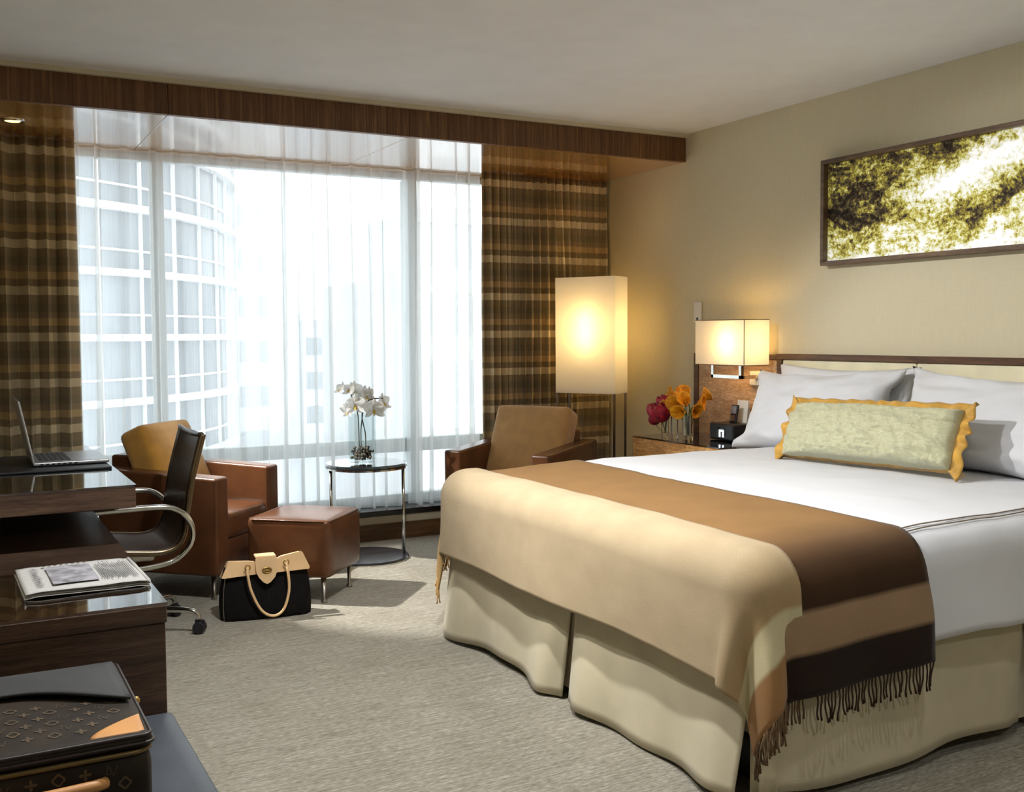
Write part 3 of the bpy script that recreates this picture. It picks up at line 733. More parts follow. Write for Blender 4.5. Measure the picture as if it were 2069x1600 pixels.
obj('body', boxb(-.075, .075, -.112, .112, .004, .098, .012, 3), 'black_plastic', ck, True, wn=True)
sc1 = obj('display', boxb(-.0775, -.072, -.04, .035, .028, .078, .001, 1), 'screen_glass', ck, False)
for k in (-1, 1):
    obj('reflection_mark', boxb(-.0795, -.0772, -.010+.016*k-.007, -.010+.016*k+.007, .022, .060, M=None), 'reflection_glow', sc1, False)  # white reflection on the display, put in as glowing marks
obj('reflection_mark', boxb(-.0795, -.0772, -.030, .010, .052, .064), 'reflection_glow', sc1, False)
mp = thing('music_player', 'slim grey music player standing upright on the clock radio', 'music player', (3.865, 4.53, ZN+.098), radians(-4))
Mt = M4((0, 0, 0), (0, radians(10), 0))
obj('case', boxb(-.006, .006, -.030, .030, .0, .104, .004, 2, M=Mt), 'black_plastic', mp, True, wn=True)
obj('screen', boxb(-.008, -.0055, -.023, .023, .052, .096, M=Mt), 'print_photo', mp, False)
obj('click_wheel', boxb(-.0075, -.0055, -.018, .018, .010, .044, .004, 2, M=Mt), 'brushed_metal', mp, False)
cd = thing('tent_card', 'small white folded card behind the music player', 'card', (3.93, 4.52, ZN))
obj('front_leaf', boxb(-.001, .001, -.045, .045, 0, .225, M=M4((-.02, 0, 0), (0, radians(5), 0))), 'white_plastic', cd, False)
obj('back_leaf', boxb(-.001, .001, -.045, .045, 0, .225, M=M4((.02, 0, 0), (0, radians(-5), 0))), 'white_plastic', cd, False)
# wall lamp
sl = thing('wall_lamp', 'square white wall lamp glowing beside the headboard', 'lamp', (XR, 4.576, 1.25))
def shade_box(hx, hy, z0, z1):
    # one sheet of stretched fabric, open above and below
    b = B(); c = ((-hx, -hy), (hx, -hy), (hx, hy), (-hx, hy)); lo_ = [b.verts.new((x, y, z0)) for x, y in c]; hi_ = [b.verts.new((x, y, z1)) for x, y in c]
    for k in range(4): b.faces.new((lo_[k], lo_[(k+1) % 4], hi_[(k+1) % 4], hi_[k]))
    return b
shd = obj('shade', shade_box(.09, .21, -.126, .126), 'shade_fabric', sl, False); shd.location = (-.17, 0, 0)
b = B()
for z in (-.126, .126):
    tube(b, [(-.09, -.21, z), (.09, -.21, z), (.09, .21, z), (-.09, .21, z)], .0022, 6, closed=True)
tube(b, [(-.09, -.21, -.126), (-.09, -.21, .126)], .0022, 6)
o = obj('shade_wire', b, 'bronze_metal', shd)
b = B(); box(b, -.185, -.165, -.10, .16, -.205, -.185, .001, 1); box(b, -.185, -.165, .14, .16, -.205, -.11, .001, 1); box(b, -.185, -.165, -.10, -.08, -.205, -.11, .001, 1); box(b, -.185, -.045, -.10, -.08, -.205, -.185, .001, 1)
obj('bracket', b, 'chrome', sl, False)
obj('back_plate', boxb(-.062, -.04, -.12, -.03, -.245, -.165, .004, 2), 'white_plastic', sl, True, wn=True)
b = B(); lathe(b, [(0, -.045), (.018, -.04), (.03, -.01), (.028, .02), (.014, .04), (0, .045)], 16, (-.17, -.06, 0)); obj('bulb', b, 'bulb_small', sl)
b = B(); tube(b, [(-.17, -.06, -.11), (-.17, -.06, -.045)], .012, 10); obj('socket', b, 'white_plastic', sl)

# ================================================================ FLOOR LAMP
an = atan2(.857, -.515)
fw = Vector((-.857, -.515)); sd = Vector((-.515, .857)); P0 = Vector((3.715, 5.49))
cL = P0 + sd*.215 - fw*.095
fl = thing('floor_lamp', 'tall floor lamp with a white box shade on four thin metal legs', 'lamp', (cL.x, cL.y, 0), atan2(sd.y, sd.x))
obj('shade', shade_box(.215, .095, .918, 1.672), 'shade_fabric', fl, False)
for sx in (-1, 1):
    for sy in (-1, 1):
        obj('leg', boxb(sx*.205-.006, sx*.205+.006, sy*.085-.006, sy*.085+.006, .0, .93), 'lamp_metal', fl, False)
b = B()
for z in (.925, .02):
    for sy in (-1, 1): tube(b, [(-.205, sy*.085, z), (.205, sy*.085, z)], .005, 6)
    for sx in (-1, 1): tube(b, [(sx*.205, -.085, z), (sx*.205, .085, z)], .005, 6)
obj('cross_bars', b, 'lamp_metal', fl)
b = B(); tube(b, [(0, -.085, .925), (0, .085, .925)], .005, 6); tube(b, [(0, 0, .925), (0, 0, 1.195)], .008, 8); obj('stem', b, 'lamp_metal', fl)
b = B(); lathe(b, [(0, -.14), (.03, -.13), (.038, -.06), (.038, .06), (.03, .13), (0, .14)], 16, (0, 0, 1.33)); obj('bulb', b, 'bulb_tall', fl)

# ================================================================ ARMCHAIRS
def armchair(label, fr_left, facing, W, cush_mat, clabel):
    # fr_left: world xy of the front outer corner at local (0,-W/2); local +x = facing
    f = Vector((cos(facing), sin(facing))); s_ = Vector((-f.y, f.x)); c = Vector(fr_left) + s_*(W/2)
    D = .68; AT = .115
    t = thing('armchair', label, 'armchair', (c.x, c.y, 0), facing, 'brown leather armchairs')
    for sg in (-1, 1):
        y0, y1 = (-W/2, -W/2+AT) if sg < 0 else (W/2-AT, W/2)
        b = B(); box(b, -D, 0, y0, y1, .125, .61, .016, 3)
        for v in b.verts:
            if v.co.z > .4: v.co.z += .035*sstep(0, -.45, v.co.x)
        obj('arm', b, 'brown_leather', t, True, wn=True)
    b = B(); box(b, -D, -D+.13, -W/2+AT, W/2-AT, .125, .70, .016, 3); obj('back', b, 'brown_leather', t, True, wn=True)
    b = B(); box(b, -D+.12, -.015, -W/2+AT, W/2-AT, .125, .29, .008, 2); obj('seat_rail', b, 'brown_leather', t, True, wn=True)
    b = B(); soft(b, (D-.14)/2, W/2-AT-.004, .068, .03, ((-D+.13)/2+.002, 0, .355), (0, 0, .02)); obj('seat_cushion', b, 'brown_leather', t, True)
    b = B(); Mc = Matrix.Translation(Vector((-D+.305, 0, .425))) @ Matrix.Rotation(radians(-24), 4, 'Y')
    soft(b, .078, W/2-AT+.02, .228, .034, (0, 0, .218), (.022, 0, .004), n=13, M=Mc); o = obj('back_cushion', b, cush_mat, t, True); tag(o, clabel)
    for sx in (-.06, -D+.06):
        for sg in (-1, 1):
            b = B(); tube(b, [(sx, sg*(W/2-.06), 0), (sx, sg*(W/2-.06), .008), (sx, sg*(W/2-.06), .02), (sx, sg*(W/2-.06), .125)], [.014, .014, .008, .014], 10); obj('leg', b, 'brushed_metal', t)
    return t
armchair('brown leather armchair by the desk, with the ottoman in front of it', (1.107, 5.085), radians(-44), .625, 'velvet_gold', 'gold velvet back cushion')
fc = Vector((-.843, -.538)); 
armchair('brown leather armchair between the bed and the floor lamp', (2.590, 5.668), atan2(fc.y, fc.x), .71, 'velvet_tan', 'tan velvet back cushion')
# ottoman
ot = thing('ottoman', 'square brown leather ottoman on tapered metal legs behind the handbag', 'ottoman', (1.545, 5.07, 0), radians(-41))
b = B(); soft(b, .215, .215, .142, .022, (0, 0, .270), (.003, .003, .012), n=11); obj('body', b, 'brown_leather', ot, True)
b = B()
for sx in (-1, 1): tube(b, [(sx*.2145, -.19, .405), (sx*.2145, .19, .405)], .003, 6); tube(b, [(-.19, sx*.2145, .405), (.19, sx*.2145, .405)], .003, 6)
obj('seam_piping', b, 'brown_leather', ot)
for sx in (-1, 1):
    for sy in (-1, 1):
        b = B(); x, y = sx*.165, sy*.165; tube(b, [(x, y, 0), (x, y, .007), (x, y, .02), (x, y, .135)], [.016, .016, .007, .015], 10); obj('leg', b, 'brushed_metal', ot)

# ================================================================ SIDE TABLE AND ORCHIDS
ZT = .565
st = thing('side_table', 'round glass-topped side table with chrome posts and dark disc base', 'table', (2.105, 5.69, 0), radians(-14))
b = B(); lathe(b, [(0, 0), (.236, 0), (.24, .004), (.24, .014), (.236, .018), (0, .018)], 64); obj('base_disc', b, 'dark_disc', st, True, sharp=30)
b = B(); lathe(b, [(.2405, .001), (.2425, .001), (.2425, .006), (.2405, .006)], 64); obj('base_rim', b, 'chrome', st, True, sharp=30)
for a in (radians(-6), radians(188)):
    b = B(); tube(b, [(.212*cos(a), .212*sin(a), .018), (.212*cos(a), .212*sin(a), ZT-.028)], .0095, 12); obj('post', b, 'chrome', st)
b = B(); lathe(b, [(0, ZT-.016), (.232, ZT-.016), (.236, ZT-.014), (.236, ZT-.030), (.228, ZT-.030), (.226, ZT-.020), (0, ZT-.020)], 64); obj('top_tray', b, 'dark_disc', st, True, sharp=30)
b = B(); lathe(b, [(.2362, ZT-.031), (.2385, ZT-.031), (.2385, ZT-.022), (.2362, ZT-.022)], 64); obj('top_rim', b, 'chrome', st, True, sharp=30)
b = B(); lathe(b, [(0, ZT-.015), (.232, ZT-.015), (.236, ZT-.012), (.236, ZT-.003), (.233, ZT), (0, ZT)], 64); obj('glass_top', b, 'table_glass', st, True, sharp=30)
VX, VY = 2.085, 5.70
vs = thing('flower_vase', 'square clear glass vase of water on the round side table', 'vase', (VX, VY, ZT), radians(24))
b = B(); hw, hh, th = .058, .285, .006
box(b, -hw, hw, -hw, hw, 0, .018)
for (a0, a1, b0, b1) in ((-hw, -hw+th, -hw, hw), (hw-th, hw, -hw, hw), (-hw+th, hw-th, -hw, -hw+th), (-hw+th, hw-th, hw-th, hw)): box(b, a0, a1, b0, b1, .018, hh)
obj('glass_body', b, 'vase_glass', vs, False)
rnd = random.Random(5); pb = None
cr, sr = cos(radians(24)), sin(radians(24))
spots = []
for lz in range(4):
    for i in range(-2, 3):
        for j in range(-2, 3):
            if rnd.random() < (.95, .85, .65, .3)[lz]: spots.append((i*.021+rnd.uniform(-.004, .004), j*.021+rnd.uniform(-.004, .004), .029+lz*.018))
for (x, y, z) in spots:
    if pb is None:
        b = B(); bmesh.ops.create_icosphere(b, subdivisions=2, radius=.0115)
        for v in b.verts: v.co = v.co*(1+.25*fbm(v.co.x*90, v.co.y*90, v.co.z*90)); v.co.z *= .8
        pb = obj('pebble', b, 'pebble'); o = pb; tag(o, 'dark pebble heaped in the bottom of the orchid vase', 'pebble', 'pebbles in the orchid vase')
    else: o = pb.copy(); COL.objects.link(o)
    o.location = (VX+x*cr-y*sr, VY+x*sr+y*cr, ZT+z); o.rotation_euler = (rnd.uniform(0, 3), rnd.uniform(0, 3), rnd.uniform(0, 3)); sc_ = rnd.uniform(.85, 1.1); o.scale = (sc_, sc_*.9, sc_*.85)
def petal_mesh(kind):
    b = B()
    def fn(u, v):
        x = u-.5
        if kind == 'petal': wd = .050*sin(pi*min(1, v*.86+.10))**.55; ln = .042
        elif kind == 'sepal': wd = .026*sin(pi*min(1, v*.9+.08))**.8; ln = .044
        else: wd = .016*sin(pi*min(1, v*.85+.12)); ln = .018
        cup = .014*v*v - .010*(2*x)**2*v
        return Vector((v*ln, 2*x*wd*.5, cup+.002*sin(9*u+7*v)))
    grid(b, fn, 8, 7)
    for f in b.faces: f.smooth = True
    me = bpy.data.meshes.new(kind); b.to_mesh(me); b.free(); me.materials.append(MATS['orchid_petal' if kind != 'lip' else 'orchid_lip']); return me
PM = {k: petal_mesh(k) for k in ('petal', 'sepal', 'lip')}
def orchid_stem(label, path, blooms):
    t = thing('orchid_stem', label, 'orchid', (VX, VY, ZT), group='white orchid stems')
    b = B(); tube(b, smooth_path(path, 6), .0032, 7); obj('stalk', b, 'stem_brown', t)
    for (x, y, z, az, el, sz) in blooms:
        bl_ = bpy.data.objects.new('bloom', PM['lip']); COL.objects.link(bl_); bl_.parent = t
        fwd = Vector((cos(az)*cos(el), sin(az)*cos(el), sin(el))); s1 = Vector((-sin(az), cos(az), 0)); s2 = fwd.cross(s1)
        bl_.matrix_local = Matrix.Translation(Vector((x, y, z))) @ Matrix(((s1.x, s2.x, fwd.x, 0), (s1.y, s2.y, fwd.y, 0), (s1.z, s2.z, fwd.z, 0), (0, 0, 0, 1))) @ Matrix.Rotation(radians(-90), 4, 'Z') @ Matrix.Scale(sz*1.32, 4)
        for kd, a in (('sepal', 0), ('sepal', 128), ('sepal', -128), ('petal', 62), ('petal', -62)):
            p = bpy.data.objects.new('petal', PM[kd]); COL.objects.link(p); p.parent = bl_
            p.rotation_euler = (0, 0, radians(180+a)); p.location = (0, 0, -.002 if kd == 'sepal' else 0)
    return t
ca = atan2(-5.7, -2.1)
orchid_stem('white orchid stem leaning left with its flower facing the room', [(-.015, .01, .03), (-.02, 0, .18), (-.03, -.01, .29), (-.055, 0, .37), (-.075, .02, .44)],
            [(-.055, -.045, .335, ca+.1, .05, 1.12), (-.075, .0, .425, ca-.7, .5, .8), (-.12, .03, .43, ca-1.0, .6, .75), (-.03, .03, .42, ca+2.4, .2, .95), (-.085, .02, .30, ca-.9, -.3, .85)])
orchid_stem('white orchid stem arching right over the vase rim', [(.015, -.01, .03), (.02, 0, .16), (.0, 0, .28), (.04, -.01, .36), (.12, -.03, .37)],
            [(.055, -.055, .308, ca+.15, -.15, 1.12), (.03, .0, .385, ca+.9, .3, 1.05), (.125, -.03, .345, ca+.9, .35, .95), (.10, -.01, .30, ca+.6, -.3, 1.0)])
orchid_stem('short white orchid stem in the middle of the vase', [(.0, .015, .03), (-.004, .01, .18), (.012, .02, .28), (.03, .03, .37)],
            [(.03, .03, .395, ca+.2, .9, 1.0), (.07, .02, .385, ca+1.6, .4, .95), (-.01, .01, .35, ca-.2, .1, .9)])

# ================================================================ DESK GROUP
XD, XE = .588, .479
lo = thing('credenza', 'long low walnut credenza with dark glass top along the left wall', 'credenza', (0, 0, 0))
obj('top_slab', boxb(XL+.005, XE, 2.819, 5.685, .545, .592, .002, 1), 'desk_wood', lo, False)
obj('glass_top', boxb(XL+.005, XE+.002, 2.817, 5.687, .592, .600, .001, 1), 'top_glass', lo, False)
obj('cabinet', boxb(XL+.005, XE-.004, 2.823, 3.60, .0, .5435, .002, 1), 'desk_wood', lo, False)
obj('end_panel', boxb(XL+.005, XE-.06, 5.63, 5.68, 0, .545), 'desk_wood', lo, False)
up = thing('writing_desk', 'raised walnut writing desk with glass top carrying the laptop', 'desk', (0, 0, 0))
obj('top_slab', boxb(XL+.005, XD, 4.06, 5.685, .664, .741, .002, 1), 'desk_wood', up, False)
obj('glass_top', boxb(XL+.005, XD+.003, 4.057, 5.688, .741, .750, .001, 1), 'top_glass', up, False)
for y in (4.35, 5.35): obj('riser', boxb(XL+.03, XL+.25, y-.02, y+.02, .600, .664), 'desk_wood', up, False)
bn = thing('luggage_bench', 'low grey leather-topped luggage bench under the suitcase', 'bench', (0, 0, 0))
obj('base', boxb(XL+.005, XE-.02, .75, 2.81, 0, .235), 'desk_wood', bn, False)
b = B(); soft(b, (XE+.006-XL-.005)/2, 1.03, .0375, .012, ((XE+.006+XL+.005)/2, 1.782, .2725), (0, 0, .003), n=14); obj('cushion', b, 'bench_leather', bn, True)
# suitcase
SX0, SX1, SY0, SY1, SZ0 = -.37, .322, 2.075, 2.575, .311
sk = thing('suitcase', 'soft monogrammed brown suitcase with tan leather corners lying on the bench', 'suitcase', ((SX0+SX1)/2, (SY0+SY1)/2, SZ0))
hx, hy = (SX1-SX0)/2, (SY1-SY0)/2
b = B(); soft(b, hx, hy, .0975, .035, (0, 0, .0975), (0, 0, 0), n=13); obj('body', b, 'mono_canvas', sk, True)
def lidz(x, y): return .216 + .020*max(0, (1-(x/hx)**4))*max(0, (1-(y/hy)**4))
def rrect(hx, hy, r, n=6):
    P = []
    for cx_, cy_, a0 in ((hx-r, hy-r, 0), (-hx+r, hy-r, 90), (-hx+r, -hy+r, 180), (hx-r, -hy+r, 270)):
        for k in range(n+1):
            a = radians(a0+90*k/n); P.append((cx_+r*cos(a), cy_+r*sin(a)))
    return P
b = B(); soft(b, hx, hy, .016, .015, (0, 0, .206), (0, 0, .020), n=25); lid = obj('lid', b, 'mono_canvas', sk, True)
b = B(); tube(b, [(x, y, .188) for x, y in rrect(hx-.002, hy+.0005, .04)], .0055, 6, closed=True); obj('zip', b, 'zip_brass', sk)
b = B(); tube(b, [(x, y, .2175) for x, y in rrect(hx-.004, hy-.004, .015)], .0045, 6, closed=True); obj('lid_piping', b, 'suitcase_trim', lid)
b = B(); tube(b, [(x, y, .204) for x, y in rrect(hx+.001, hy+.001, .016)], .004, 6, closed=True); obj('piping', b, 'suitcase_trim', sk)
# raised pocket flap on the lid
b = B()
def flapy(x): return -.015+.03*sin((x+hx)*4.2) - .055*sstep(.12, .33, x)
grid(b, lambda u, v: Vector((-hx+.02+(2*hx-.035)*u, flapy(-hx+2*hx*u)+(hy-.02-flapy(-hx+2*hx*u))*v, lidz(-hx+2*hx*u, flapy(-hx+2*hx*u)+(hy-flapy(-hx+2*hx*u))*v)+.011+.016*sin(pi*min(1, v*1.2+.1))*0 + .006*(1-v))), 30, 12)
obj('pocket_flap', b, 'flap_leather', lid, True, solid=.006)
b = B(); grid(b, lambda u, v: Vector((hx-.012-(.105*(1-v)+.0*v)*u, -hy+.014+(.085*v)*(1-u*.0)*(1-.25*u), lidz(.2, -hy+.05)+.0045 - .012*(1-v)*(1-v))) if False else Vector((hx-.014-.10*u*(1-v**1.6), -hy+.014+.080*v, .2245-.003*(1-v)**2+.004*v-.002*(1-u)**6)), 10, 10)
obj('corner_patch', b, 'tan_leather', lid, True, solid=.003)
b = B(); grid(b, lambda u, v: Vector((-hx+.014+.10*u*(1-v**1.6), -hy+.014+.080*v, .2245-.003*(1-v)**2+.004*v-.002*(1-u)**6)), 10, 10)
obj('corner_patch', b, 'tan_leather', lid, True, solid=.003)
b = B(); pts = smooth_path([(-.20, -hy-.004, .140), (-.185, -hy-.03, .145), (-.03, -hy-.04, .147), (.205, -hy-.032, .148), (.255, -hy-.006, .142)], 6)
tube(b, pts, .0115, 10); hd = obj('carry_handle', b, 'tan_leather', sk)
b = B(); lathe(b, [(0, 0), (.008, .002), (.010, .010), (.006, .016), (0, .018)], 12, (hx+.006, .02, .190)); box(b, hx+.002, hx+.010, .012, .028, .165, .19, .001, 1); obj('zip_lock', b, 'gold_metal', sk)
# monogram print (flat marks on the canvas)
def star(b, cx_, cy_, r, M, circ=False):
    n = 16 if not circ else 20; P = []
    for k in range(n):
        a = 2*pi*k/n
        rr = r*(abs(cos(2*a))**1.2*.72+.28) if not circ else r*(.70+.30*abs(cos(2*a)))
        P.append(b.verts.new(M @ Vector((cx_+rr*cos(a), cy_+rr*sin(a), 0))))
    c = b.verts.new(M @ Vector((cx_, cy_, 0)))
    if circ:
        Q = [b.verts.new(M @ Vector((cx_+.62*(1)*r*(.70+.30*abs(cos(4*pi*k/n)))*cos(2*pi*k/n), cy_+.62*r*(.70+.30*abs(cos(4*pi*k/n)))*sin(2*pi*k/n), 0))) for k in range(n)]
        b.verts.remove(c)
        for k in range(n): b.faces.new((P[k], P[(k+1) % n], Q[(k+1) % n], Q[k]))
    else:
        for k in range(n): b.faces.new((c, P[k], P[(k+1) % n]))
def strokes(b, cx_, cy_, r, M, segs, t=.11):
    for (x0, y0, x1, y1) in segs:
        a = Vector((x0, y0)); d = Vector((x1, y1))-a; n_ = Vector((-d.y, d.x)).normalized()*t*.5
        vs_ = [b.verts.new(M @ Vector((cx_+r*p.x, cy_+r*p.y, 0))) for p in (a-n_, a+d-n_, a+d+n_, a+n_)]; b.faces.new(vs_)
LVS = [(-.55, .95, -.85, -.55), (-.85, -.55, .1, -.55), (-.35, .6, .25, -.95), (.25, -.95, .85, .6)]
def monogram(M, W_, H_, skip=None):
    b = B(); sp_ = .047; row = 0; y = .025
    while y < H_-.012:
        i = 0; x = .02+(row % 2)*sp_*.5
        while x < W_-.012:
            if not (skip and skip(x, y)):
                k = (i+row*2) % 4
                if k == 0: strokes(b, x, y, .012, M, LVS)
                elif k == 2: star(b, x, y, .013, M, True)
                else: star(b, x, y, .012, M)
            i += 1; x += sp_
        row += 1; y += sp_*.62
    return b
o = obj('monogram', monogram(M4((-hx+.03, -hy-.0008, .02), (radians(90), 0, 0)), 2*hx-.06, .155), 'mono_print', sk, False, recalc=False)
b = monogram(M4((-hx+.03, -hy+.03, 0)), 2*hx-.05, .20, lambda x, y: x > 2*hx-.16+y*.9 and y < .09)
for v in b.verts: v.co.z = .2230 + .020*max(0, 1-(v.co.x/hx)**2)*max(0, 1-(v.co.y/hy)**2)
obj('monogram', b, 'mono_print', lid, False, recalc=False)
# newspaper
nw = thing('newspaper', 'folded newspaper lying on the credenza near the camera', 'newspaper', (.306, 3.20, .600), radians(1.5))
def paper(hx, hy, z, seed, droop=0):
    b = B(); grid(b, lambda u, v: Vector(((u-.5)*2*hx, (v-.5)*2*hy, z+.003*fbm(u*2+seed, v*2, 0)+.004*sin(pi*u)*sin(pi*v)-.004*sstep(.9, 1, u)-.003*sstep(.1, 0, u))), 24, 14); return b
for k in range(4): obj('sheet', paper(.162-.001*k, .172-.001*(k % 2), .004+.0045*k, k*3.1), 'newsprint', nw, True, solid=.0018, loc=(.002*(k % 3), .003*((k*7) % 3-1), 0))
b = B(); tube(b, [(.158, -.165, .0105), (.158, .165, .0105)], .0095, 8)
for v in b.verts: v.co.x = .158+(v.co.x-.158)*.7
obj('fold', b, 'newsprint', nw)
def pz(x, y): return .0206+.004*sin(pi*(x+.162)/.324)*sin(pi*(y+.172)/.344)
def flat(b, x0, x1, y0, y1, n=6):
    for i in range(n):
        xa, xb = x0+(x1-x0)*i/n, x0+(x1-x0)*(i+1)/n
        b.faces.new([b.verts.new((x, y, pz(x, y)+.0026)) for x, y in ((xa, y0), (xb, y0), (xb, y1), (xa, y1))])
b = B(); flat(b, -.085, .035, -.125, .105); tag(obj('photo', b, 'print_photo', nw, False, recalc=False), 'grey printed photograph')
b = B(); rnd = random.Random(3)
y = .11
while y > -.12:          # illegible heavy masthead strokes
    hgt = rnd.uniform(.012, .02); flat(b, -.125, -.125+hgt, y-.005, y, 1)
    if rnd.random() < .6: flat(b, -.125+hgt*.5, -.125+hgt*.7, y-.011, y, 1)
    if rnd.random() < .35: flat(b, -.132, -.104, y-.004, y-.001, 1)
    y -= .0125
obj('masthead', b, 'print_ink', nw, False, recalc=False)
b = B(); x = .045
while x < .14:
    flat(b, x, x+.0022, -.13+rnd.uniform(0, .02), .13-rnd.uniform(0, .06), 1); x += .0058
for k in range(8): flat(b, -.09+k*.016, -.082+k*.016, .122, .14, 1)
obj('text_lines', b, 'print_ink', nw, False, recalc=False)
# blotter and laptop
bp = thing('desk_pad', 'black leather desk pad under the laptop', 'desk pad', (.33, 4.93, .750))
obj('pad', boxb(-.245, .245, -.32, .32, 0, .010, .003, 2), 'pad_leather', bp, True, wn=True)
lp = thing('laptop', 'open silver laptop on the writing desk, screen turned to the chair', 'laptop', (.43, 4.94, .760), 0)
obj('base', boxb(-.148, .15, -.205, .205, .003, .019, .006, 3), 'alu', lp, True, wn=True)
obj('foot_strip', boxb(-.13, .13, -.19, .19, 0, .004), 'black_plastic', lp, False)
kb = obj('keyboard_well', boxb(-.125, .005, -.165, .165, .0186, .0192), 'alu', lp, False)
kp = None
for r_ in range(6):
    for c_ in range(14):
        if kp is None: kp = obj('key', boxb(-.0085, .0085, -.010, .010, 0, .0022, .0008, 1), 'key_black', kb, False); k_ = kp
        else: k_ = kp.copy(); COL.objects.link(k_)
        k_.location = (-.113+r_*.0212, -.152+c_*.0234, .0190)
obj('trackpad', boxb(.035, .115, -.055, .055, .0186, .0194, .0003, 1), 'alu', lp, False)
ports = None
for k in range(7):
    if ports is None: ports = obj('port', boxb(-.006, .006, -.2058, -.203, .007, .013), 'black_plastic', lp, False); q = ports
    else: q = ports.copy(); COL.objects.link(q)
    q.location = (-.115+k*.022, 0, 0)
lidM = M4((-.142, 0, .017), (0, radians(-11), 0))
ld = obj('lid', boxb(-.009, 0, -.205, .205, 0, .265, .004, 3, M=lidM), 'alu', lp, True, wn=True)
obj('screen', boxb(0, .001, -.19, .19, .018, .252, M=lidM), 'screen_glass', ld, False)
b = B(); tube(b, [(-.143, -.15, .016), (-.143, .15, .016)], .006, 8); obj('hinge', b, 'black_plastic', lp)

# ================================================================ DESK CHAIR
dc = thing('desk_chair', 'dark leather desk chair with chrome arms tucked under the writing desk', 'desk chair', (.66, 4.745, 0))
prof = smooth_path([(-.22, 0, .418), (-.12, 0, .412), (0, 0, .398), (.09, 0, .392), (.150, 0, .412), (.182, 0, .47), (.195, 0, .56), (.215, 0, .68), (.245, 0, .80), (.268, 0, .885)], 6)
n_ = len(prof)-1
def sling(u, v):
    p = prof[min(n_, int(round(u*n_)))]; y = (v-.5)*.46; sag = .022*(1-(2*v-1)**2)
    i = min(n_-1, int(round(u*n_))); d = (prof[i+1]-prof[i]).normalized(); nn_ = Vector((d.z, 0, -d.x))
    return Vector((p.x, y, p.z)) + nn_*sag
b = B(); grid(b, sling, n_, 16); obj('sling', b, 'chair_leather', dc, True, solid=.022)
for sg in (-1, 1):
    b = B(); P = [Vector((p.x+.004, sg*.238, p.z)) for p in prof]
    tube(b, P, .013, 8)
    for v in b.verts: v.co.y = sg*.238+(v.co.y-sg*.238)*.7
    obj('side_rail', b, 'bronze_metal', dc)
    b = B(); tube(b, smooth_path([(-.24, sg*.275, .588), (-.10, sg*.275, .592), (.08, sg*.275, .592), (.15, sg*.275, .575), (.197, sg*.272, .53), (.213, sg*.268, .47), (.195, sg*.265, .41), (.14, sg*.262, .362), (.05, sg*.262, .342), (-.10, sg*.262, .336), (-.22, sg*.262, .338)], 6), .0125, 10); obj('arm', b, 'chrome', dc)
    b = B(); tube(b, [(-.10, sg*.262, .345), (-.02, sg*.05, .335)], .012, 8); tube(b, [(.19, sg*.268, .53), (.19, sg*.238, .54)], .008, 8); obj('arm_bracket', b, 'chrome', dc)
b = B(); P = [Vector((.265, (k/12-.5)*.48, .885-.012*(1-(2*k/12-1)**2))) for k in range(13)]; tube(b, P, .010, 8); obj('top_bar', b, 'chair_leather', dc)
b = B(); tube(b, [(0, 0, .09), (0, 0, .34)], .022, 12); box(b, -.09, .09, -.06, .06, .325, .365, .008, 2); obj('column', b, 'brushed_metal', dc)
for k in range(5):
    a = radians(-29+72*k)
    lg = bpy.data.objects.new('base_leg', None)
    b = B(); tube(b, smooth_path([(.02, 0, .105), (.15, 0, .108), (.25, 0, .103), (.285, 0, .085), (.295, 0, .062)], 5), [.018, .017, .0165, .016, .0155, .015, .0145, .014, .014, .013, .013, .013, .013, .012, .012, .012, .012, .011, .011, .011, .010], 8)
    lg = obj('base_leg', b, 'chrome', dc); lg.rotation_euler = (0, 0, a)
    b = B()
    for s_ in (-1, 1):
        t = B(); lathe(t, [(0, -.009), (.024, -.009), (.027, -.005), (.027, .005), (.024, .009), (0, .009)], 18)
        for f in list(t.faces): pass
        Mr = M4((.295, s_*.014, .0275), (radians(90), 0, 0)); idx = {}
        for v in t.verts: idx[v] = b.verts.new(Mr @ v.co)
        for f in t.faces: b.faces.new([idx[v] for v in f.verts])
        t.free()
    box(b, .275, .318, -.006, .006, .03, .062, .004, 2)
    obj('caster', b, 'black_plastic', lg, True, sharp=40)

# ================================================================ HANDBAG
hbg = thing('handbag', 'black fur handbag with cream leather top on the carpet in front of the ottoman', 'handbag', (1.254, 4.765, 0), radians(-7)); hbg.scale = (1.06, 1.06, 1.04)
def bag(u, v):
    a = 2*pi*u; z = .225*v
    hw_ = .207-.032*v-.012*(1-v)**3 + .006*sin(pi*v); hd_ = .075-.058*v**1.3
    c_, s_ = cos(a), sin(a); e = .42
    x = hw_*(abs(c_)**e)*(1 if c_ > 0 else -1); y = hd_*(abs(s_)**.62)*(1 if s_ > 0 else -1)
    return Vector((x, y, z+.014*(x/.2)**2*v*(1 if x > 0 else .2)+.004*sin(9*a)))
b = B(); V = grid(b, bag, 72, 16, closed_u=True); b.faces.new([r_[0] for r_ in V]); b.faces.new([r_[-1] for r_ in V]); obj('fur_body', b, 'black_fur', hbg, True)
for sg in (-1, 1):
    b = B(); pts = [(sg*.03, .200), (sg*.185, .198+.006*sg), (sg*.190, .204+.008*sg), (sg*.160, .272+.01*sg), (sg*.152, .276+.01*sg), (sg*.075, .266+.006*sg), (sg*.045, .256), (sg*.03, .245)]
    Mr = M4((0, -.080, 0), (radians(90-10), 0, 0)); prism(b, pts, -.004, .004, Mr); obj('top_flap', b, 'cream_leather', hbg, False)
    b = B(); prism(b, pts, -.004, .004, M4((0, .072, -.012), (radians(90+10), 0, 0))); obj('top_flap', b, 'cream_leather', hbg, False)
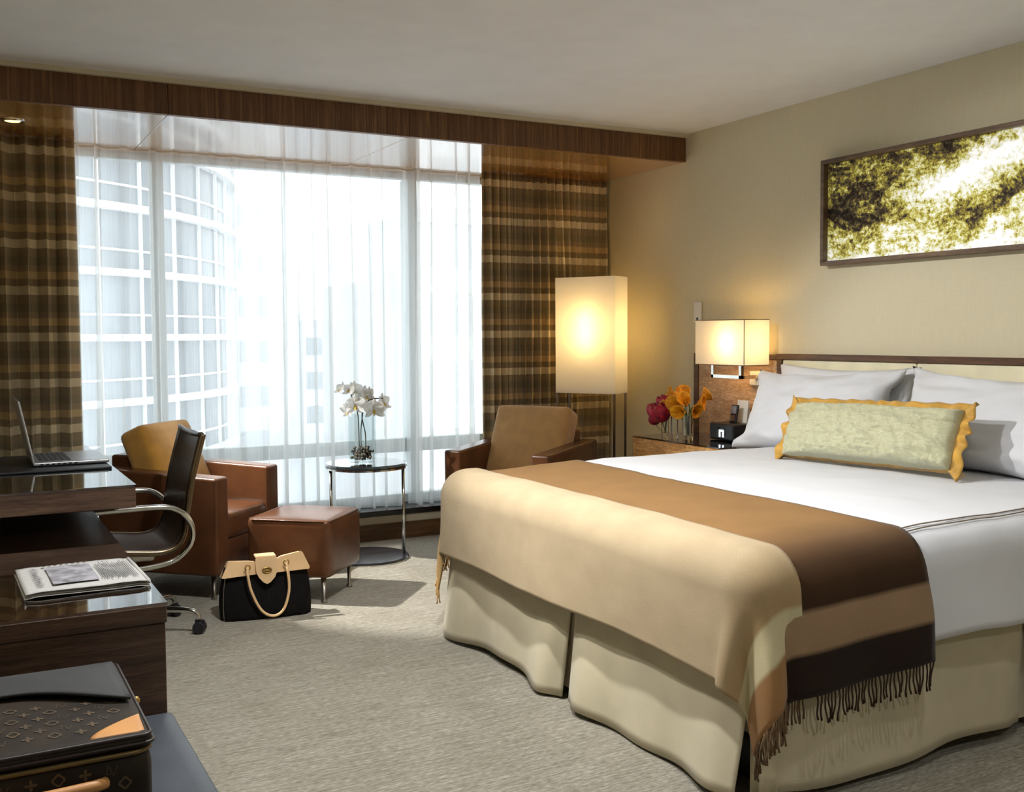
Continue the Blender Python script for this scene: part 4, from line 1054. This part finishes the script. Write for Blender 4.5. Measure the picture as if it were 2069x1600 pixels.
b = B(); prism(b, [(-.046, .268), (-.042, .275), (.042, .277), (.046, .270), (.046, .215), (.034, .185), (.014, .165), (0, .158), (-.016, .166), (-.034, .187), (-.046, .215)], -.005, .005, M4((0, -.102, 0), (radians(90-12), 0, 0))); tab = obj('closing_tab', b, 'cream_leather', hbg, False)
b = B(); box(b, -.044, .044, -.036, .03, .264, .274, .003, 2); obj('tab_bridge', b, 'cream_leather', hbg, False)
b = B(); tube(b, [(.019*cos(2*pi*k/16), -.066+.0, .215+.012*sin(2*pi*k/16)) for k in range(16)], .003, 6, closed=True); box(b, -.010, .010, -.074, -.058, .211, .219, .002, 1); obj('turn_lock', b, 'gold_metal', tab)
hp = smooth_path([(-.082, -.062, .225), (-.084, -.080, .205), (-.070, -.088, .13), (-.030, -.092, .045), (.020, -.096, .016), (.065, -.092, .04), (.090, -.086, .12), (.088, -.080, .205), (.084, -.062, .235)], 7)
b = B(); tube(b, hp, .0062, 8); hn = obj('handle', b, 'cream_leather', hbg)
for x, z in ((-.082, .232), (.084, .243)):
    b = B(); tube(b, [(x+.011*cos(2*pi*k/14), -.064-.004*sin(2*pi*k/14), z+.012*sin(2*pi*k/14)) for k in range(14)], .0028, 6, closed=True); obj('handle_ring', b, 'gold_metal', hn)
b = B(); tube(b, smooth_path([(.082, .06, .22), (.07, .085, .12), (0, .095, .03), (-.07, .085, .12), (-.082, .06, .22)], 7), .0062, 8); obj('handle', b, 'cream_leather', hbg)
b = B(); P = [bag(.5+.06, v/12)+Vector((-.002, 0, 0)) for v in range(13)]; P2 = [bag(.5-.0+.09, v/12) for v in range(13)]
tube(b, [p+Vector((-.001, -.002, 0)) for p in P2], .0022, 5); obj('edge_piping', b, 'brushed_metal', hbg)

# ================================================================ SOFFIT LAMP AND ADDED FILL SPOTS
def spot(label, loc, target, power, col, angle, blend, soft_, zc, r=.045, name='soffit_or_fill_spot'):
    t = thing(name, label, 'spotlight', (loc[0], loc[1], zc), group='recessed spotlights')
    b = B(); lathe(b, [(r*.8, -.001), (r*1.25, -.001), (r*1.25, -.005), (r*1.1, -.009), (r*.82, -.006)], 32); obj('ring', b, 'chrome', t, True, sharp=40)
    b = B(); lathe(b, [(0, -.002), (r*.8, -.002), (r*.8, -.004), (0, -.004)], 24); obj('lens', b, 'spot_glow', t, True, sharp=40)
    l = bpy.data.lights.new('spot_light', 'SPOT'); l.energy = power; l.color = col; l.spot_size = radians(angle); l.spot_blend = blend; l.shadow_soft_size = soft_
    o = bpy.data.objects.new('spot_light', l); COL.objects.link(o); o.location = Vector((loc[0], loc[1], zc-.03))
    o.rotation_euler = (Vector(target)-o.location).to_track_quat('-Z', 'Y').to_euler(); return t
spot('chrome recessed spotlight in the soffit above the left curtain', (.292, 5.686), (2.15, 4.98, .1), 430, (1, .98, .95), 40, .45, .03, ZS)
spot('added unseen fill spotlight above the laptop, aimed at the pillows', (.55, 3.8), (3.2, 2.95, .72), 185, (1, .985, .96), 66, .6, .035, ZC)  # added lamp out of view, lights bed and pillows from the left
for lb, x, y, pw in (('added unseen fill spotlight over the newspaper end of the credenza', .35, 2.6, 34), ('added unseen fill spotlight over the carpet at the foot of the bed', 1.25, 2.95, 122),
                     ('added unseen fill spotlight over the open carpet beside the bed', 2.15, 1.35, 22), ('added unseen fill spotlight behind the camera', 1.6, -.4, 48)):
    spot(lb, (x, y), (x, y+.01, 0), pw*1.12, (.98, .99, 1.0), 150, .9, .05, ZC)  # unseen fill lamps, added to brighten the room
